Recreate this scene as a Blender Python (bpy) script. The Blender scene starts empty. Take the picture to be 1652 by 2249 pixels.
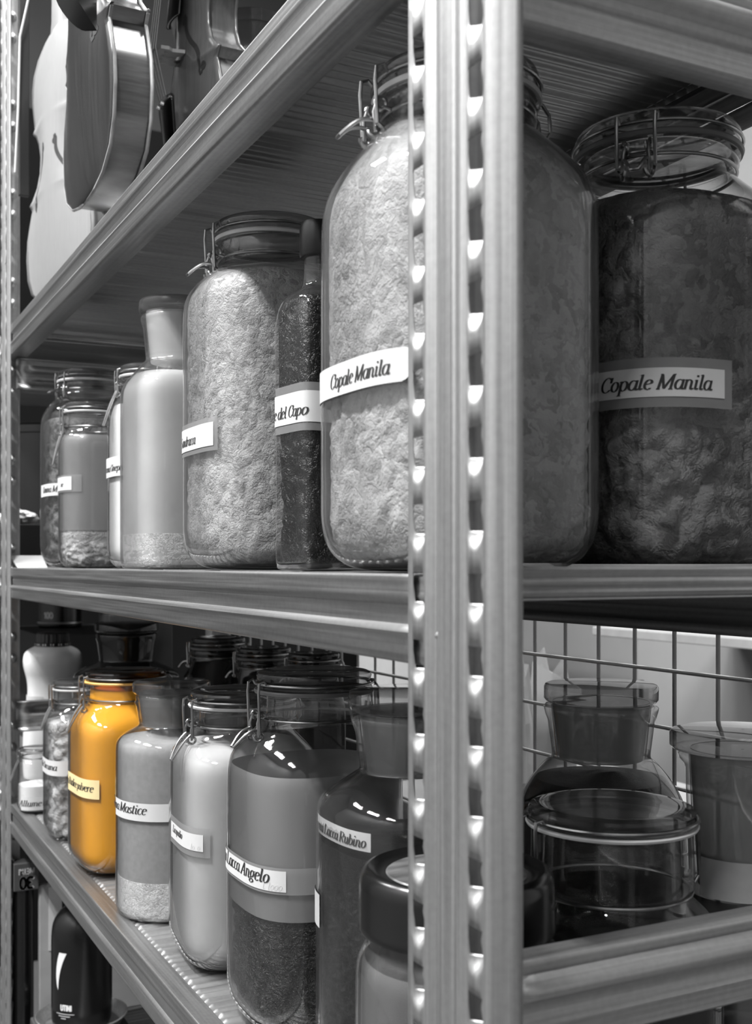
import bpy, math, random
from mathutils import Vector, noise
random.seed(7)
C = bpy.context.scene.collection
SC = bpy.context.scene
D = 0.5            # metres per layout unit (camera to near post)
EYE = 1.305        # eye height; the middle shelf is almost level with it
R = math.radians

# ---------------------------------------------------------------- camera, world, lamps, exposure
cam_d = bpy.data.cameras.new('camera')
cam = bpy.data.objects.new('camera', cam_d); C.objects.link(cam)
cam.location = (-0.516*D, -0.859*D, EYE)
cam.rotation_euler = (R(90), 0, -R(27.0))
cam_d.sensor_fit = 'VERTICAL'; cam_d.sensor_height = 36.0
cam_d.lens = 2450/2249*36.0
cam_d.shift_y = 115.5/2249
cam_d.clip_start = 0.02; cam_d.clip_end = 60
cam_d.dof.use_dof = True
cam_d.dof.focus_distance = 0.85
cam_d.dof.aperture_fstop = 13.0
SC.camera = cam
SC.view_settings.view_transform = 'Standard'
SC.view_settings.look = 'None'
SC.view_settings.gamma = 1.0
SC.view_settings.use_curve_mapping = False
SC.view_settings.exposure = -0.48
SC.cycles.transparent_max_bounces = 40
SC.cycles.max_bounces = 10
SC.cycles.glossy_bounces = 5
SC.cycles.diffuse_bounces = 4
SC.cycles.caustics_reflective = False
SC.cycles.caustics_refractive = False
w = bpy.data.worlds.new('world'); SC.world = w; w.use_nodes = True
w.node_tree.nodes['Background'].inputs[0].default_value = (0.5, 0.5, 0.5, 1)
w.node_tree.nodes['Background'].inputs[1].default_value = 0.02

def tube_lamp(name, loc, length, power, width=0.10):
    l = bpy.data.lights.new(name, 'AREA'); l.shape = 'RECTANGLE'
    l.size = width; l.size_y = length; l.energy = power
    o = bpy.data.objects.new(name, l); C.objects.link(o); o.location = loc
    return o
LAMPS = [(-1.65, -1.0, 4.22), (-1.65, 1.10, 4.22), (-1.65, 2.95, 4.22), (0.62, 0.4, 4.22), (0.62, 2.3, 4.22)]
POWER = (165, 150, 50, 62, 56)
for i, (x, y, z) in enumerate(LAMPS):
    tube_lamp('tube_light', (x-0.08, y, z), 1.15, POWER[i])
    tube_lamp('tube_light', (x+0.08, y, z), 1.15, POWER[i])

# ---------------------------------------------------------------- helpers
def P(a, b, z=0.0):
    return Vector((a*D, b*D, EYE + z*D))
def along(px, a):                     # where the sight line of picture column px crosses depth a of the shelf
    r = (px - 826)/2450.0
    return (0.07 + 0.891*a - r - 0.454*r*a)/(0.454 + 0.891*r)

def empty(name, loc, label=None, cat=None, group=None, rz=0):
    o = bpy.data.objects.new(name, None); C.objects.link(o)
    o.location = loc; o.rotation_euler = (0, 0, rz); o.empty_display_size = 0.02
    if label: o['label'] = label
    if cat: o['category'] = cat
    if group: o['group'] = group
    return o
def tag(o, label, cat, group=None):
    o['label'] = label; o['category'] = cat
    if group: o['group'] = group
    return o

class MB:
    def __init__(s): s.v = []; s.f = []
    def add(s, vs, fs):
        k = len(s.v); s.v += [tuple(v) for v in vs]; s.f += [tuple(i+k for i in f) for f in fs]
    def box(s, x0, y0, z0, x1, y1, z1):
        s.add([(x0,y0,z0),(x1,y0,z0),(x1,y1,z0),(x0,y1,z0),(x0,y0,z1),(x1,y0,z1),(x1,y1,z1),(x0,y1,z1)],
              [(0,3,2,1),(4,5,6,7),(0,1,5,4),(1,2,6,5),(2,3,7,6),(3,0,4,7)])
    def tube(s, pts, r, seg=8, closed=False):
        pts = [Vector(p) for p in pts]; n = len(pts)
        rs = r if isinstance(r, (list, tuple)) else [r]*n
        ref = None; vs = []
        for i, p in enumerate(pts):
            if closed: t = pts[(i+1) % n] - pts[i-1]
            else: t = pts[min(i+1, n-1)] - pts[max(i-1, 0)]
            t.normalize()
            if ref is None:
                ref = Vector((0,0,1)) if abs(t.z) < 0.9 else Vector((1,0,0))
            u = ref - t*ref.dot(t)
            if u.length < 1e-5: u = t.orthogonal()
            u.normalize(); ref = u; v = t.cross(u)
            for k in range(seg):
                a = 2*math.pi*k/seg
                vs.append(p + (u*math.cos(a) + v*math.sin(a))*rs[i])
        fs = []
        m = n if closed else n-1
        for i in range(m):
            j = (i+1) % n
            for k in range(seg):
                l = (k+1) % seg
                fs.append((i*seg+k, i*seg+l, j*seg+l, j*seg+k))
        if not closed:
            fs.append(tuple(range(seg))[::-1]); fs.append(tuple((n-1)*seg+k for k in range(seg)))
        s.add(vs, fs)
    def grid(s, rows, wrap=False, skip=None):
        n = len(rows[0]); vs = [p for r_ in rows for p in r_]; fs = []
        for i in range(len(rows)-1):
            for j in range(n if wrap else n-1):
                if skip and skip(i, j): continue
                k = (j+1) % n
                fs.append((i*n+j, i*n+k, (i+1)*n+k, (i+1)*n+j))
        s.add(vs, fs)
    def build(s, name, mat, parent=None, smooth=True, angle=35, kind=None, solid=0, bevel=0, loc=None):
        me = bpy.data.meshes.new(name); me.from_pydata(s.v, [], s.f); me.update()
        o = bpy.data.objects.new(name, me); C.objects.link(o)
        if mat: me.materials.append(mat)
        if smooth:
            me.polygons.foreach_set('use_smooth', [True]*len(me.polygons))
            try: me.set_sharp_from_angle(angle=R(angle))
            except Exception: pass
        if parent: o.parent = parent
        if kind: o['kind'] = kind
        if loc is not None: o.location = loc
        if bevel:
            m = o.modifiers.new('bevel', 'BEVEL'); m.width = bevel; m.segments = 2; m.limit_method = 'ANGLE'
        if solid:
            m = o.modifiers.new('solid', 'SOLIDIFY'); m.thickness = solid; m.offset = 0
        return o

def chaikin(pts, it=2):
    for _ in range(it):
        q = [pts[0]]
        for a, b in zip(pts[:-1], pts[1:]):
            q.append(tuple(x*0.75 + y*0.25 for x, y in zip(a, b)))
            q.append(tuple(x*0.25 + y*0.75 for x, y in zip(a, b)))
        q.append(pts[-1]); pts = q
    return pts

def ring(r, n, z, seg, rot=0.0):
    out = []; cr, sr = math.cos(rot), math.sin(rot)
    for k in range(seg):
        t = 2*math.pi*k/seg; c, s = math.cos(t), math.sin(t)
        x = math.copysign(abs(c)**(2/n), c)*r; y = math.copysign(abs(s)**(2/n), s)*r
        out.append((x*cr - y*sr, x*sr + y*cr, z))
    return out
def rev(prof, seg=72, rot=0.0, mb=None):
    """prof: (z, r[, n]) points"""
    mb = mb or MB()
    mb.grid([ring(max(p[1], 1e-5), p[2] if len(p) > 2 else 2.0, p[0], seg, rot) for p in prof], wrap=True)
    return mb
def torus(r, z, wr, seg=56, cs=8, mb=None):
    mb = mb or MB()
    mb.tube([(r*math.cos(2*math.pi*k/seg), r*math.sin(2*math.pi*k/seg), z) for k in range(seg)], wr, cs, closed=True)
    return mb

# ---------------------------------------------------------------- materials
def lin(g):
    g /= 255.0
    return g/12.92 if g <= 0.04045 else ((g+0.055)/1.055)**2.4
def col(c):
    if isinstance(c, (int, float)): v = lin(c); return (v, v, v, 1)
    return tuple(lin(x) for x in c) + (1,)
class NT:
    def __init__(s, name):
        s.m = bpy.data.materials.new(name); s.m.use_nodes = True; s.t = s.m.node_tree
        s.t.nodes.clear(); s.out = s.n('ShaderNodeOutputMaterial')
    def n(s, typ, **kw):
        o = s.t.nodes.new(typ)
        for k, v in kw.items():
            if k in o.inputs: o.inputs[k].default_value = v
            else: setattr(o, k, v)
        return o
    def l(s, a, b): s.t.links.new(a, b)
    def surf(s, a): s.l(a, s.out.inputs['Surface'])
def coords(t, scale=(1,1,1)):
    tc = t.n('ShaderNodeTexCoord'); mp = t.n('ShaderNodeMapping'); mp.inputs['Scale'].default_value = scale
    t.l(tc.outputs['Object'], mp.inputs['Vector']); return mp.outputs['Vector']
def mat_plain(name, c, rough=0.5, metal=0.0, var=0.0, scale=40, bump=0.0, spec=0.5, stretch=(1,1,1), rvar=0.0, detail=4):
    t = NT(name); b = t.n('ShaderNodeBsdfPrincipled'); b.inputs['Roughness'].default_value = rough
    b.inputs['Metallic'].default_value = metal; b.inputs['Specular IOR Level'].default_value = spec
    base = col(c); b.inputs['Base Color'].default_value = base
    if var or bump or rvar:
        v = coords(t, stretch); nz = t.n('ShaderNodeTexNoise'); nz.inputs['Scale'].default_value = scale
        nz.inputs['Detail'].default_value = detail; t.l(v, nz.inputs['Vector'])
        if var:
            rp = t.n('ShaderNodeValToRGB')
            rp.color_ramp.elements[0].position = 0.3; rp.color_ramp.elements[1].position = 0.7
            rp.color_ramp.elements[0].color = tuple(x*(1-var) for x in base[:3]) + (1,)
            rp.color_ramp.elements[1].color = tuple(min(1, x*(1+var)) for x in base[:3]) + (1,)
            t.l(nz.outputs['Fac'], rp.inputs['Fac']); t.l(rp.outputs['Color'], b.inputs['Base Color'])
        if rvar:
            mr = t.n('ShaderNodeMapRange'); mr.inputs['To Min'].default_value = max(0.02, rough-rvar); mr.inputs['To Max'].default_value = rough+rvar
            t.l(nz.outputs['Fac'], mr.inputs['Value']); t.l(mr.outputs['Result'], b.inputs['Roughness'])
        if bump:
            bp = t.n('ShaderNodeBump'); bp.inputs['Strength'].default_value = bump; bp.inputs['Distance'].default_value = 0.002
            t.l(nz.outputs['Fac'], bp.inputs['Height']); t.l(bp.outputs['Normal'], b.inputs['Normal'])
    t.surf(b.outputs['BSDF']); return t.m
def mat_steel(name, c, rough, stretch, var=0.18, bump=0.05, metal=0.95):
    """galvanised sheet: rolled streaks plus a fine spangle"""
    t = NT(name); b = t.n('ShaderNodeBsdfPrincipled'); b.inputs['Metallic'].default_value = metal
    v = coords(t, stretch); n1 = t.n('ShaderNodeTexNoise'); n1.inputs['Scale'].default_value = 1.0; n1.inputs['Detail'].default_value = 6
    t.l(v, n1.inputs['Vector'])
    v2 = coords(t); n2 = t.n('ShaderNodeTexNoise'); n2.inputs['Scale'].default_value = 260; n2.inputs['Detail'].default_value = 2
    t.l(v2, n2.inputs['Vector'])
    mx = t.n('ShaderNodeMath', operation='ADD'); t.l(n1.outputs['Fac'], mx.inputs[0])
    ms = t.n('ShaderNodeMath', operation='MULTIPLY'); ms.inputs[1].default_value = 0.35
    t.l(n2.outputs['Fac'], ms.inputs[0]); t.l(ms.outputs[0], mx.inputs[1])
    rp = t.n('ShaderNodeValToRGB'); base = col(c)
    rp.color_ramp.elements[0].position = 0.45; rp.color_ramp.elements[1].position = 0.95
    rp.color_ramp.elements[0].color = tuple(x*(1-var) for x in base[:3]) + (1,)
    rp.color_ramp.elements[1].color = tuple(min(1, x*(1+var)) for x in base[:3]) + (1,)
    t.l(mx.outputs[0], rp.inputs['Fac']); t.l(rp.outputs['Color'], b.inputs['Base Color'])
    mr = t.n('ShaderNodeMapRange'); mr.inputs['To Min'].default_value = rough-0.08; mr.inputs['To Max'].default_value = rough+0.12
    t.l(n1.outputs['Fac'], mr.inputs['Value']); t.l(mr.outputs['Result'], b.inputs['Roughness'])
    bp = t.n('ShaderNodeBump'); bp.inputs['Strength'].default_value = bump; bp.inputs['Distance'].default_value = 0.001
    t.l(mx.outputs[0], bp.inputs['Height']); t.l(bp.outputs['Normal'], b.inputs['Normal'])
    t.surf(b.outputs['BSDF']); return t.m
def mat_glass(name, tint=253, edge=165, rough=0.03, f0=0.04, dust=0.012):
    """thin glass: clear seen straight through, darker at the rim, mirror-like at a glance, a film of dust"""
    t = NT(name)
    lw = t.n('ShaderNodeLayerWeight'); lw.inputs['Blend'].default_value = 0.5
    pw = t.n('ShaderNodeMath', operation='POWER'); pw.inputs[1].default_value = 3.0; t.l(lw.outputs['Facing'], pw.inputs[0])
    mc = t.n('ShaderNodeMix', data_type='RGBA'); mc.inputs[6].default_value = col(tint); mc.inputs[7].default_value = col(edge)
    t.l(pw.outputs[0], mc.inputs[0])
    tr = t.n('ShaderNodeBsdfTransparent'); t.l(mc.outputs[2], tr.inputs['Color'])
    gl = t.n('ShaderNodeBsdfGlossy'); gl.inputs['Roughness'].default_value = rough; gl.inputs['Color'].default_value = (1,1,1,1)
    f5 = t.n('ShaderNodeMath', operation='POWER'); f5.inputs[1].default_value = 5.0; t.l(lw.outputs['Facing'], f5.inputs[0])
    fr = t.n('ShaderNodeMath', operation='MULTIPLY_ADD'); fr.inputs[1].default_value = 0.95; fr.inputs[2].default_value = f0; t.l(f5.outputs[0], fr.inputs[0])
    v = coords(t, (1,1,0.35)); nz = t.n('ShaderNodeTexNoise'); nz.inputs['Scale'].default_value = 22; nz.inputs['Detail'].default_value = 2
    t.l(v, nz.inputs['Vector'])
    bp = t.n('ShaderNodeBump'); bp.inputs['Strength'].default_value = 0.12; bp.inputs['Distance'].default_value = 0.003
    t.l(nz.outputs['Fac'], bp.inputs['Height']); t.l(bp.outputs['Normal'], gl.inputs['Normal'])
    m1 = t.n('ShaderNodeMixShader'); t.l(fr.outputs[0], m1.inputs[0]); t.l(tr.outputs[0], m1.inputs[1]); t.l(gl.outputs[0], m1.inputs[2])
    if dust:
        n2 = t.n('ShaderNodeTexNoise'); n2.inputs['Scale'].default_value = 30; n2.inputs['Detail'].default_value = 8
        v2 = coords(t, (1,1,0.3)); t.l(v2, n2.inputs['Vector'])
        mr = t.n('ShaderNodeMapRange'); mr.inputs['From Min'].default_value = 0.4; mr.inputs['From Max'].default_value = 0.75
        mr.inputs['To Min'].default_value = dust*0.3; mr.inputs['To Max'].default_value = dust*2.0
        t.l(n2.outputs['Fac'], mr.inputs['Value'])
        df = t.n('ShaderNodeBsdfDiffuse'); df.inputs['Color'].default_value = col(200)
        m2 = t.n('ShaderNodeMixShader'); t.l(mr.outputs['Result'], m2.inputs[0]); t.l(m1.outputs[0], m2.inputs[1]); t.l(df.outputs[0], m2.inputs[2])
        t.surf(m2.outputs[0])
    else: t.surf(m1.outputs[0])
    return t.m
def mat_frost(name, c, alpha=0.6):
    t = NT(name)
    b = t.n('ShaderNodeBsdfPrincipled'); b.inputs['Base Color'].default_value = col(c); b.inputs['Roughness'].default_value = 0.35
    tr = t.n('ShaderNodeBsdfTransparent'); tr.inputs['Color'].default_value = col(215)
    m = t.n('ShaderNodeMixShader'); m.inputs[0].default_value = alpha
    t.l(tr.outputs[0], m.inputs[1]); t.l(b.outputs[0], m.inputs[2]); t.surf(m.outputs[0]); return t.m
def mat_lumps(name, c0, c1, scale, rough=0.6, bump=0.6, fine=4.0, dist=0.004, spec=0.3):
    """broken resin or grains: cells of two tones with a fine crumb"""
    t = NT(name); b = t.n('ShaderNodeBsdfPrincipled'); b.inputs['Roughness'].default_value = rough; b.inputs['Specular IOR Level'].default_value = spec
    v = coords(t); nz = t.n('ShaderNodeTexNoise'); nz.inputs['Scale'].default_value = scale*0.6; nz.inputs['Detail'].default_value = 5
    t.l(v, nz.inputs['Vector'])
    mv = t.n('ShaderNodeMix', data_type='VECTOR'); mv.inputs[0].default_value = 0.08
    t.l(v, mv.inputs[4]); t.l(nz.outputs['Color'], mv.inputs[5])
    vo = t.n('ShaderNodeTexVoronoi'); vo.inputs['Scale'].default_value = scale; t.l(mv.outputs[1], vo.inputs['Vector'])
    v3 = t.n('ShaderNodeTexVoronoi'); v3.inputs['Scale'].default_value = scale*fine; t.l(mv.outputs[1], v3.inputs['Vector'])
    ad = t.n('ShaderNodeMath', operation='MULTIPLY_ADD'); ad.inputs[1].default_value = 0.35
    t.l(v3.outputs['Distance'], ad.inputs[0]); t.l(vo.outputs['Distance'], ad.inputs[2])
    mixn = t.n('ShaderNodeMath', operation='MULTIPLY_ADD'); mixn.inputs[1].default_value = 0.5
    sep = t.n('ShaderNodeSeparateColor'); t.l(vo.outputs['Color'], sep.inputs[0])
    t.l(sep.outputs[0], mixn.inputs[0]); t.l(nz.outputs['Fac'], mixn.inputs[2])
    rp = t.n('ShaderNodeValToRGB'); rp.color_ramp.elements[0].position = 0.35; rp.color_ramp.elements[1].position = 0.95
    rp.color_ramp.elements[0].color = col(c0); rp.color_ramp.elements[1].color = col(c1)
    t.l(mixn.outputs[0], rp.inputs['Fac']); t.l(rp.outputs['Color'], b.inputs['Base Color'])
    bp = t.n('ShaderNodeBump', invert=True); bp.inputs['Strength'].default_value = bump; bp.inputs['Distance'].default_value = dist
    t.l(ad.outputs[0], bp.inputs['Height']); t.l(bp.outputs['Normal'], b.inputs['Normal'])
    t.surf(b.outputs['BSDF']); return t.m

M = {}
M['steel_v'] = mat_steel('galvanised_post', 168, 0.46, (420, 420, 5))
M['steel_y'] = mat_steel('galvanised_beam', 160, 0.38, (420, 6, 420))
M['steel_x'] = mat_steel('galvanised_rail', 190, 0.40, (6, 420, 420))
M['steel_dimmed'] = mat_steel('dimmed_galvanised_beam', 120, 0.62, (420, 6, 420), metal=0.7)  # beam steel copy, darkened to hold back the rear lamp's highlight
M['steel_pan'] = mat_steel('galvanised_deck', 158, 0.38, (5, 150, 150), var=0.15, metal=0.8)
M['wire'] = mat_plain('clip_wire', 150, 0.28, 1.0, var=0.25, scale=90)
M['mesh_wire'] = mat_plain('mesh_wire', 165, 0.5, 0.6)
M['glass'] = mat_glass('clear_glass')
M['glass_inner'] = mat_glass('glass_inner_face', 253, 170, 0.05, f0=0.008, dust=0.0)
M['glass_dusty'] = mat_glass('dusty_glass', 250, 170, 0.05, dust=0.05)
M['glass_lid'] = mat_glass('lid_glass', 225, 90, 0.04, dust=0.03)
M['glass_yellow_reflected'] = mat_glass('painted_reflection_glass', (190, 150, 80), (90, 60, 20), 0.04, dust=0.0)  # clear lid; the powder's yellow reflection is put into the tint
M['glass_shaded'] = mat_glass('shaded_glass', 130, 50, 0.04, dust=0.015)  # clear glass with the back row's shade put into its tint
M['frost'] = mat_frost('ground_glass', 120, 0.55)
M['frost_pale'] = mat_frost('pale_ground_glass', 205, 0.7)
M['seal'] = mat_plain('rubber_seal', 190, 0.5)
M['seal_grey'] = mat_plain('grey_rubber_seal', 110, 0.5)
M['seal_amber'] = mat_plain('orange_rubber_seal', (240, 190, 110), 0.5)
M['paper'] = mat_plain('label_paper', 188, 0.75, var=0.03, scale=60)
M['paper_cream'] = mat_plain('cream_label_paper', (210, 192, 145), 0.75, var=0.03, scale=60)
M['paper_grey'] = mat_plain('grey_label_paper', 165, 0.75, var=0.1, scale=60)
M['ink'] = mat_plain('black_ink', 32, 0.7)
M['pencil'] = mat_plain('pencil', 185, 0.8)
M['tape'] = mat_frost('clear_tape', 175, 0.35)
M['white_plastic'] = mat_plain('white_plastic', 215, 0.35)
M['black_plastic'] = mat_plain('black_plastic', 18, 0.28, bump=0.05, scale=200)
M['black_matt'] = mat_plain('black_matt', 12, 0.6, var=0.2, scale=20)
M['black_lacquer'] = mat_plain('black_lacquer', 14, 0.22, var=0.2, scale=30)
M['resin_pale'] = mat_lumps('pale_resin', 130, 178, 95, bump=0.4, fine=3.0)
M['resin_sand'] = mat_lumps('sandarac_tears', 128, 184, 110, bump=0.45, fine=3.0)
M['resin_shaded'] = mat_lumps('shaded_resin', 62, 122, 68, bump=0.7)  # same resin as the pale one, darkened for the unlit side
M['resin_black'] = mat_lumps('black_resin', 3, 16, 80, rough=0.3, bump=0.6, spec=0.25)
M['lacca'] = mat_lumps('dark_lac', 4, 30, 120, rough=0.3, bump=0.8, spec=0.5)
M['rubino'] = mat_lumps('dark_grain', 3, 24, 230, rough=0.4, bump=0.9, dist=0.003)
M['myrrh'] = mat_lumps('dark_resin_tears', 30, 110, 90, bump=0.8)
M['roots'] = mat_lumps('root_pieces', 80, 165, 45, bump=0.8)
M['pebbles'] = mat_lumps('resin_pebbles', 110, 195, 95, bump=0.6)
M['powder_yellow'] = mat_plain('yellow_powder', (208, 142, 6), 0.9, var=0.05, scale=35, bump=0.1)
M['powder_white'] = mat_plain('white_powder', 222, 0.9, var=0.06, scale=40, bump=0.1)
M['powder_pale'] = mat_plain('pale_powder', 162, 0.9, var=0.06, scale=30, bump=0.15)
M['powder_film'] = mat_plain('powder_film', 176, 0.9, var=0.10, scale=18, bump=0.1)
M['powder_grey'] = mat_plain('grey_powder', 136, 0.9, var=0.08, scale=160, bump=0.15)
M['crystal'] = mat_lumps('white_crystals', 170, 225, 160, bump=0.5)
M['film_grey'] = mat_frost('grey_dust_film', 128, 0.78)
M['film_thin'] = mat_frost('thin_dust_film', 112, 0.5)
M['film_grey_dark'] = mat_frost('dark_dust_film', 70, .85)
M['frost_mid'] = mat_frost('mid_ground_glass', 150, .72)
M['liquid'] = mat_plain('dark_liquid', 22, 0.25, var=0.3, scale=14)
M['wood_white'] = mat_plain('unvarnished_spruce', 134, 0.5, var=0.05, scale=8, stretch=(60, 60, 2))
M['wood_dark'] = mat_plain('dark_varnish', 44, 0.26, var=0.25, scale=7, stretch=(30, 30, 2), spec=0.4)
M['wood_rib'] = mat_plain('varnished_rib', 76, 0.25, var=0.25, scale=9, stretch=(3, 3, 30), spec=0.6)
M['wood_mid'] = mat_plain('mid_varnish', 88, 0.2, var=0.14, scale=7, stretch=(40, 40, 2), spec=0.6)
M['edge_worn'] = mat_plain('worn_edge', 150, 0.45, var=0.3, scale=60)
M['maple'] = mat_plain('bare_maple', 190, 0.5, var=0.1, scale=30)
M['string'] = mat_plain('steel_string', 190, 0.3, 0.9)
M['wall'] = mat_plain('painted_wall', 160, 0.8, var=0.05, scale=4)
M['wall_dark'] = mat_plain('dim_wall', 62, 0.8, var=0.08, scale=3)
M['wall_right'] = mat_plain('grey_wall', 165, 0.8, var=0.05, scale=4)
M['wall_camera_side'] = mat_plain('grey_painted_wall', 118, 0.8, var=0.05, scale=4)
M['ceiling'] = mat_plain('ceiling_paint', 205, 0.9)
M['floor'] = mat_plain('concrete_floor', 75, 0.6, var=0.15, scale=5)
M['cabinet'] = mat_plain('grey_cabinet', 150, 0.45, var=0.05, scale=6)
M['backdrop_dark'] = mat_plain('black_backdrop', 12, 0.9, var=0.2, scale=6, spec=0.1)  # for the blocks added to keep the background dark
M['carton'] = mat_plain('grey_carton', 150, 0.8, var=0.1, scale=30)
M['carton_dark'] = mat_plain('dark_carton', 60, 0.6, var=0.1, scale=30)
M['translucent'] = mat_frost('milky_plastic', 190, 0.45)
def mat_emit(name, s):
    t = NT(name); e = t.n('ShaderNodeEmission'); e.inputs['Strength'].default_value = s; t.surf(e.outputs[0]); return t.m
M['tube_glow'] = mat_emit('tube_glow', 6.0)

# ---------------------------------------------------------------- room
def struct(name, mb, mat):
    return mb.build(name, mat, kind='structure', smooth=False)
X0, X1, Y0, Y1, ZC = -2.6, 3.0, -2.6, 4.6, 4.3
m = MB(); m.box(X0-.1, Y0-.1, -.1, X1+.1, Y1+.1, 0); struct('floor', m, M['floor'])
m = MB(); m.box(X0-.1, Y0-.1, ZC, X1+.1, Y1+.1, ZC+.1); struct('ceiling', m, M['ceiling'])
m = MB(); m.box(X0-.1, Y0, 0, X0, Y1, ZC); struct('wall_left', m, M['wall'])
m = MB(); m.box(X1, Y0, 0, X1+.1, Y1, ZC); struct('wall_right', m, M['wall_right'])
m = MB(); m.box(X0-.1, Y0-.1, 0, X1+.1, Y0, ZC); struct('wall_front', m, M['wall_camera_side'])
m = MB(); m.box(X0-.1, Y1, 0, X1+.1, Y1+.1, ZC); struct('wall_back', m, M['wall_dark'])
for i, (x, y, z) in enumerate(LAMPS):
    t = empty('ceiling_lamp', (x, y, ZC), ('fluorescent ceiling lamp over the aisle near the camera', 'fluorescent ceiling lamp over the middle of the aisle',
        'fluorescent ceiling lamp over the far end of the aisle', 'fluorescent ceiling lamp of the room behind the shelves', 'far fluorescent ceiling lamp of the room behind the shelves')[i], 'ceiling lamp', 'fluorescent ceiling lamps')
    b = MB(); b.box(-.16, -.64, -.05, .16, .64, 0); b.build('housing', M['white_plastic'], t, bevel=.004)
    for s in (-1, 1):
        b = MB(); b.tube([(s*.08, -.59, -.064), (s*.08, .59, -.064)], .013, 10); b.build('tube', M['tube_glow'], t)

# ---------------------------------------------------------------- shelving unit
L = 2.56; SD = 0.645
ZT, ZM, ZB, ZL = 0.69, -0.010, -0.690, -1.37
zfloor = -EYE/D
def zpx(y, Z): return (1240 - y)*Z/2450
LEFT_SLOTS = [-464,-315,-166,-18,130,278,427,576,725,873,1022,1171,1322,1470,1617,1762,1906,2048,2185,2320,2455]
RIGHT_SLOTS = [-445,-284,-122,39,200,360,519,681,842,1002,1165,1327,1488,1645,1801,1957,2108,2255,2400]

def flange(bl, sgn, prof, slot, zbs, ztop=2.45, zbot=None):
    """front leaf of an upright: profile (t, out) from its outer edge; a column of keyhole slots punched and dished inwards.
    slot = (tL, tR_top, tR_bottom, height, strip0, strip1)"""
    tL, tRt, tRb, hh, s0, s1 = slot
    zbot = zfloor if zbot is None else zbot
    pre = [p for p in prof if p[0] <= s0]; post = [p for p in prof if p[0] >= s1]
    def out0(t):
        for (a, x), (b, y) in zip(prof[:-1], prof[1:]):
            if a <= t <= b: return x + (y-x)*(t-a)/max(b-a, 1e-9)
        return prof[-1][1]
    rows = [(ztop, 0, None)]
    zs = sorted(zbs, reverse=True)
    for zb in zs:
        zt = zb + hh
        for k in range(9): rows.append((zt - hh*k/8, 1 if k < 8 else 0, zb))
        for k in range(1, 11): rows.append((zb - 0.022*k/10, 0, zb))
    rows.append((zbot, 0, None))
    K0, K1, K2 = 3, 5, 8
    grid = []
    hole = set()
    for i, (z, op, zb) in enumerate(rows):
        f = 0 if zb is None else min(1, max(0, (zb + hh - z)/hh))
        if zb is not None and z < zb: f = 1 - min(1, (zb - z)/0.022)
        tR = tRt + (tRb - tRt)*f
        ts = [s0 + (tL-s0)*k/K0 for k in range(K0)] + [tL + (tR-tL)*k/K1 for k in range(K1)] + [tR + (s1-tR)*k/K2 for k in range(K2+1)]
        row = []
        for (t, x) in pre[:-1] if pre and abs(pre[-1][0]-s0) < 1e-6 else pre: row.append((t, x))
        base = len(row)
        for t in ts: row.append((t, out0(t)))
        for (t, x) in post: 
            if t > s1 + 1e-6: row.append((t, x))
        pts = []
        for (t, x) in row:
            dd = 0
            if zb is not None:
                tc = (tL + tRb)/2 + 0.002
                ez = (zb - z)/0.0185 if z < zb else (z - zb)/(hh*1.05)
                et = (t - tc)/0.0155 if t > tc else (tc - t)/0.0125
                q = math.sqrt(ez*ez + et*et)
                if q < 1:
                    u = 1-q; dd = 0.0105*(u*u*(3-2*u))**0.8
            pts.append(P(-(x - dd), bl + sgn*t, z))
        grid.append(pts)
        if op:
            for j in range(K0, K0+K1): hole.add((i, base + j))
    mb = MB(); mb.grid(grid, skip=lambda i, j: (i, j) in hole)
    return mb

# near pair of uprights: the shelving's own post (left of the gap) and its neighbour's post (right of the gap)
profA = [(0, -0.006), (0.0015, 0.0), (0.005, 0.0015), (0.009, 0.0), (0.034, 0.0), (0.0375, 0.0025), (0.0405, 0.003), (0.0435, 0.001), (0.0465, -0.004), (0.049, -0.005), (0.053, -0.003), (0.062, -0.0015), (0.072, -0.003), (0.078, -0.0025), (0.081, -0.0025), (0.0835, -0.006)]
profB = [(0, -0.006), (0.002, -0.001), (0.006, 0.0005), (0.016, 0.001), (0.0185, -0.001), (0.0215, 0.0), (0.050, 0.0), (0.0535, 0.003), (0.0575, 0.0035), (0.061, 0.001), (0.0645, -0.005), (0.068, -0.011), (0.072, -0.016), (0.0745, -0.022)]
def slots(px_list, Z): return [zpx(y, Z) for y in px_list]
g = 'uprights of the shelving'
pA = empty('upright_post', P(0.02, 0.03, zfloor), 'galvanised slotted upright at the near corner, left of the dark gap', 'post', g)
def rel(mb, root):
    o = root.location; mb.v = [(v[0]-o.x, v[1]-o.y, v[2]-o.z) for v in mb.v]; return mb
rel(flange(0.0857, -1, profA, (0.0105, 0.0315, 0.0255, 0.0275, 0.009, 0.034), slots(LEFT_SLOTS, 1.052)), pA).build('slotted_flange', M['steel_v'], pA, angle=60, solid=.0006)
m = MB(); m.grid([[P(0.006, 0.0022, z), P(0.05, 0.0022, z), P(0.052, 0.006, z)] for z in (2.45, zfloor)]); rel(m, pA).build('side_flange', M['steel_v'], pA, solid=.0008)
pB = empty('upright_post', P(0.02, -0.03, zfloor), 'galvanised slotted upright at the near corner, right of the dark gap', 'post', g)
rel(flange(-0.0018, -1, profB, (0.0230, 0.0465, 0.0395, 0.0262, 0.0215, 0.050), slots(RIGHT_SLOTS, 0.963)), pB).build('slotted_flange', M['steel_v'], pB, angle=60, solid=.0006)
m = MB(); m.grid([[P(0.006, -0.0018, z), P(0.05, -0.0018, z)] for z in (2.45, zfloor)]); rel(m, pB).build('side_flange', M['steel_v'], pB, solid=.0008)

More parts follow.
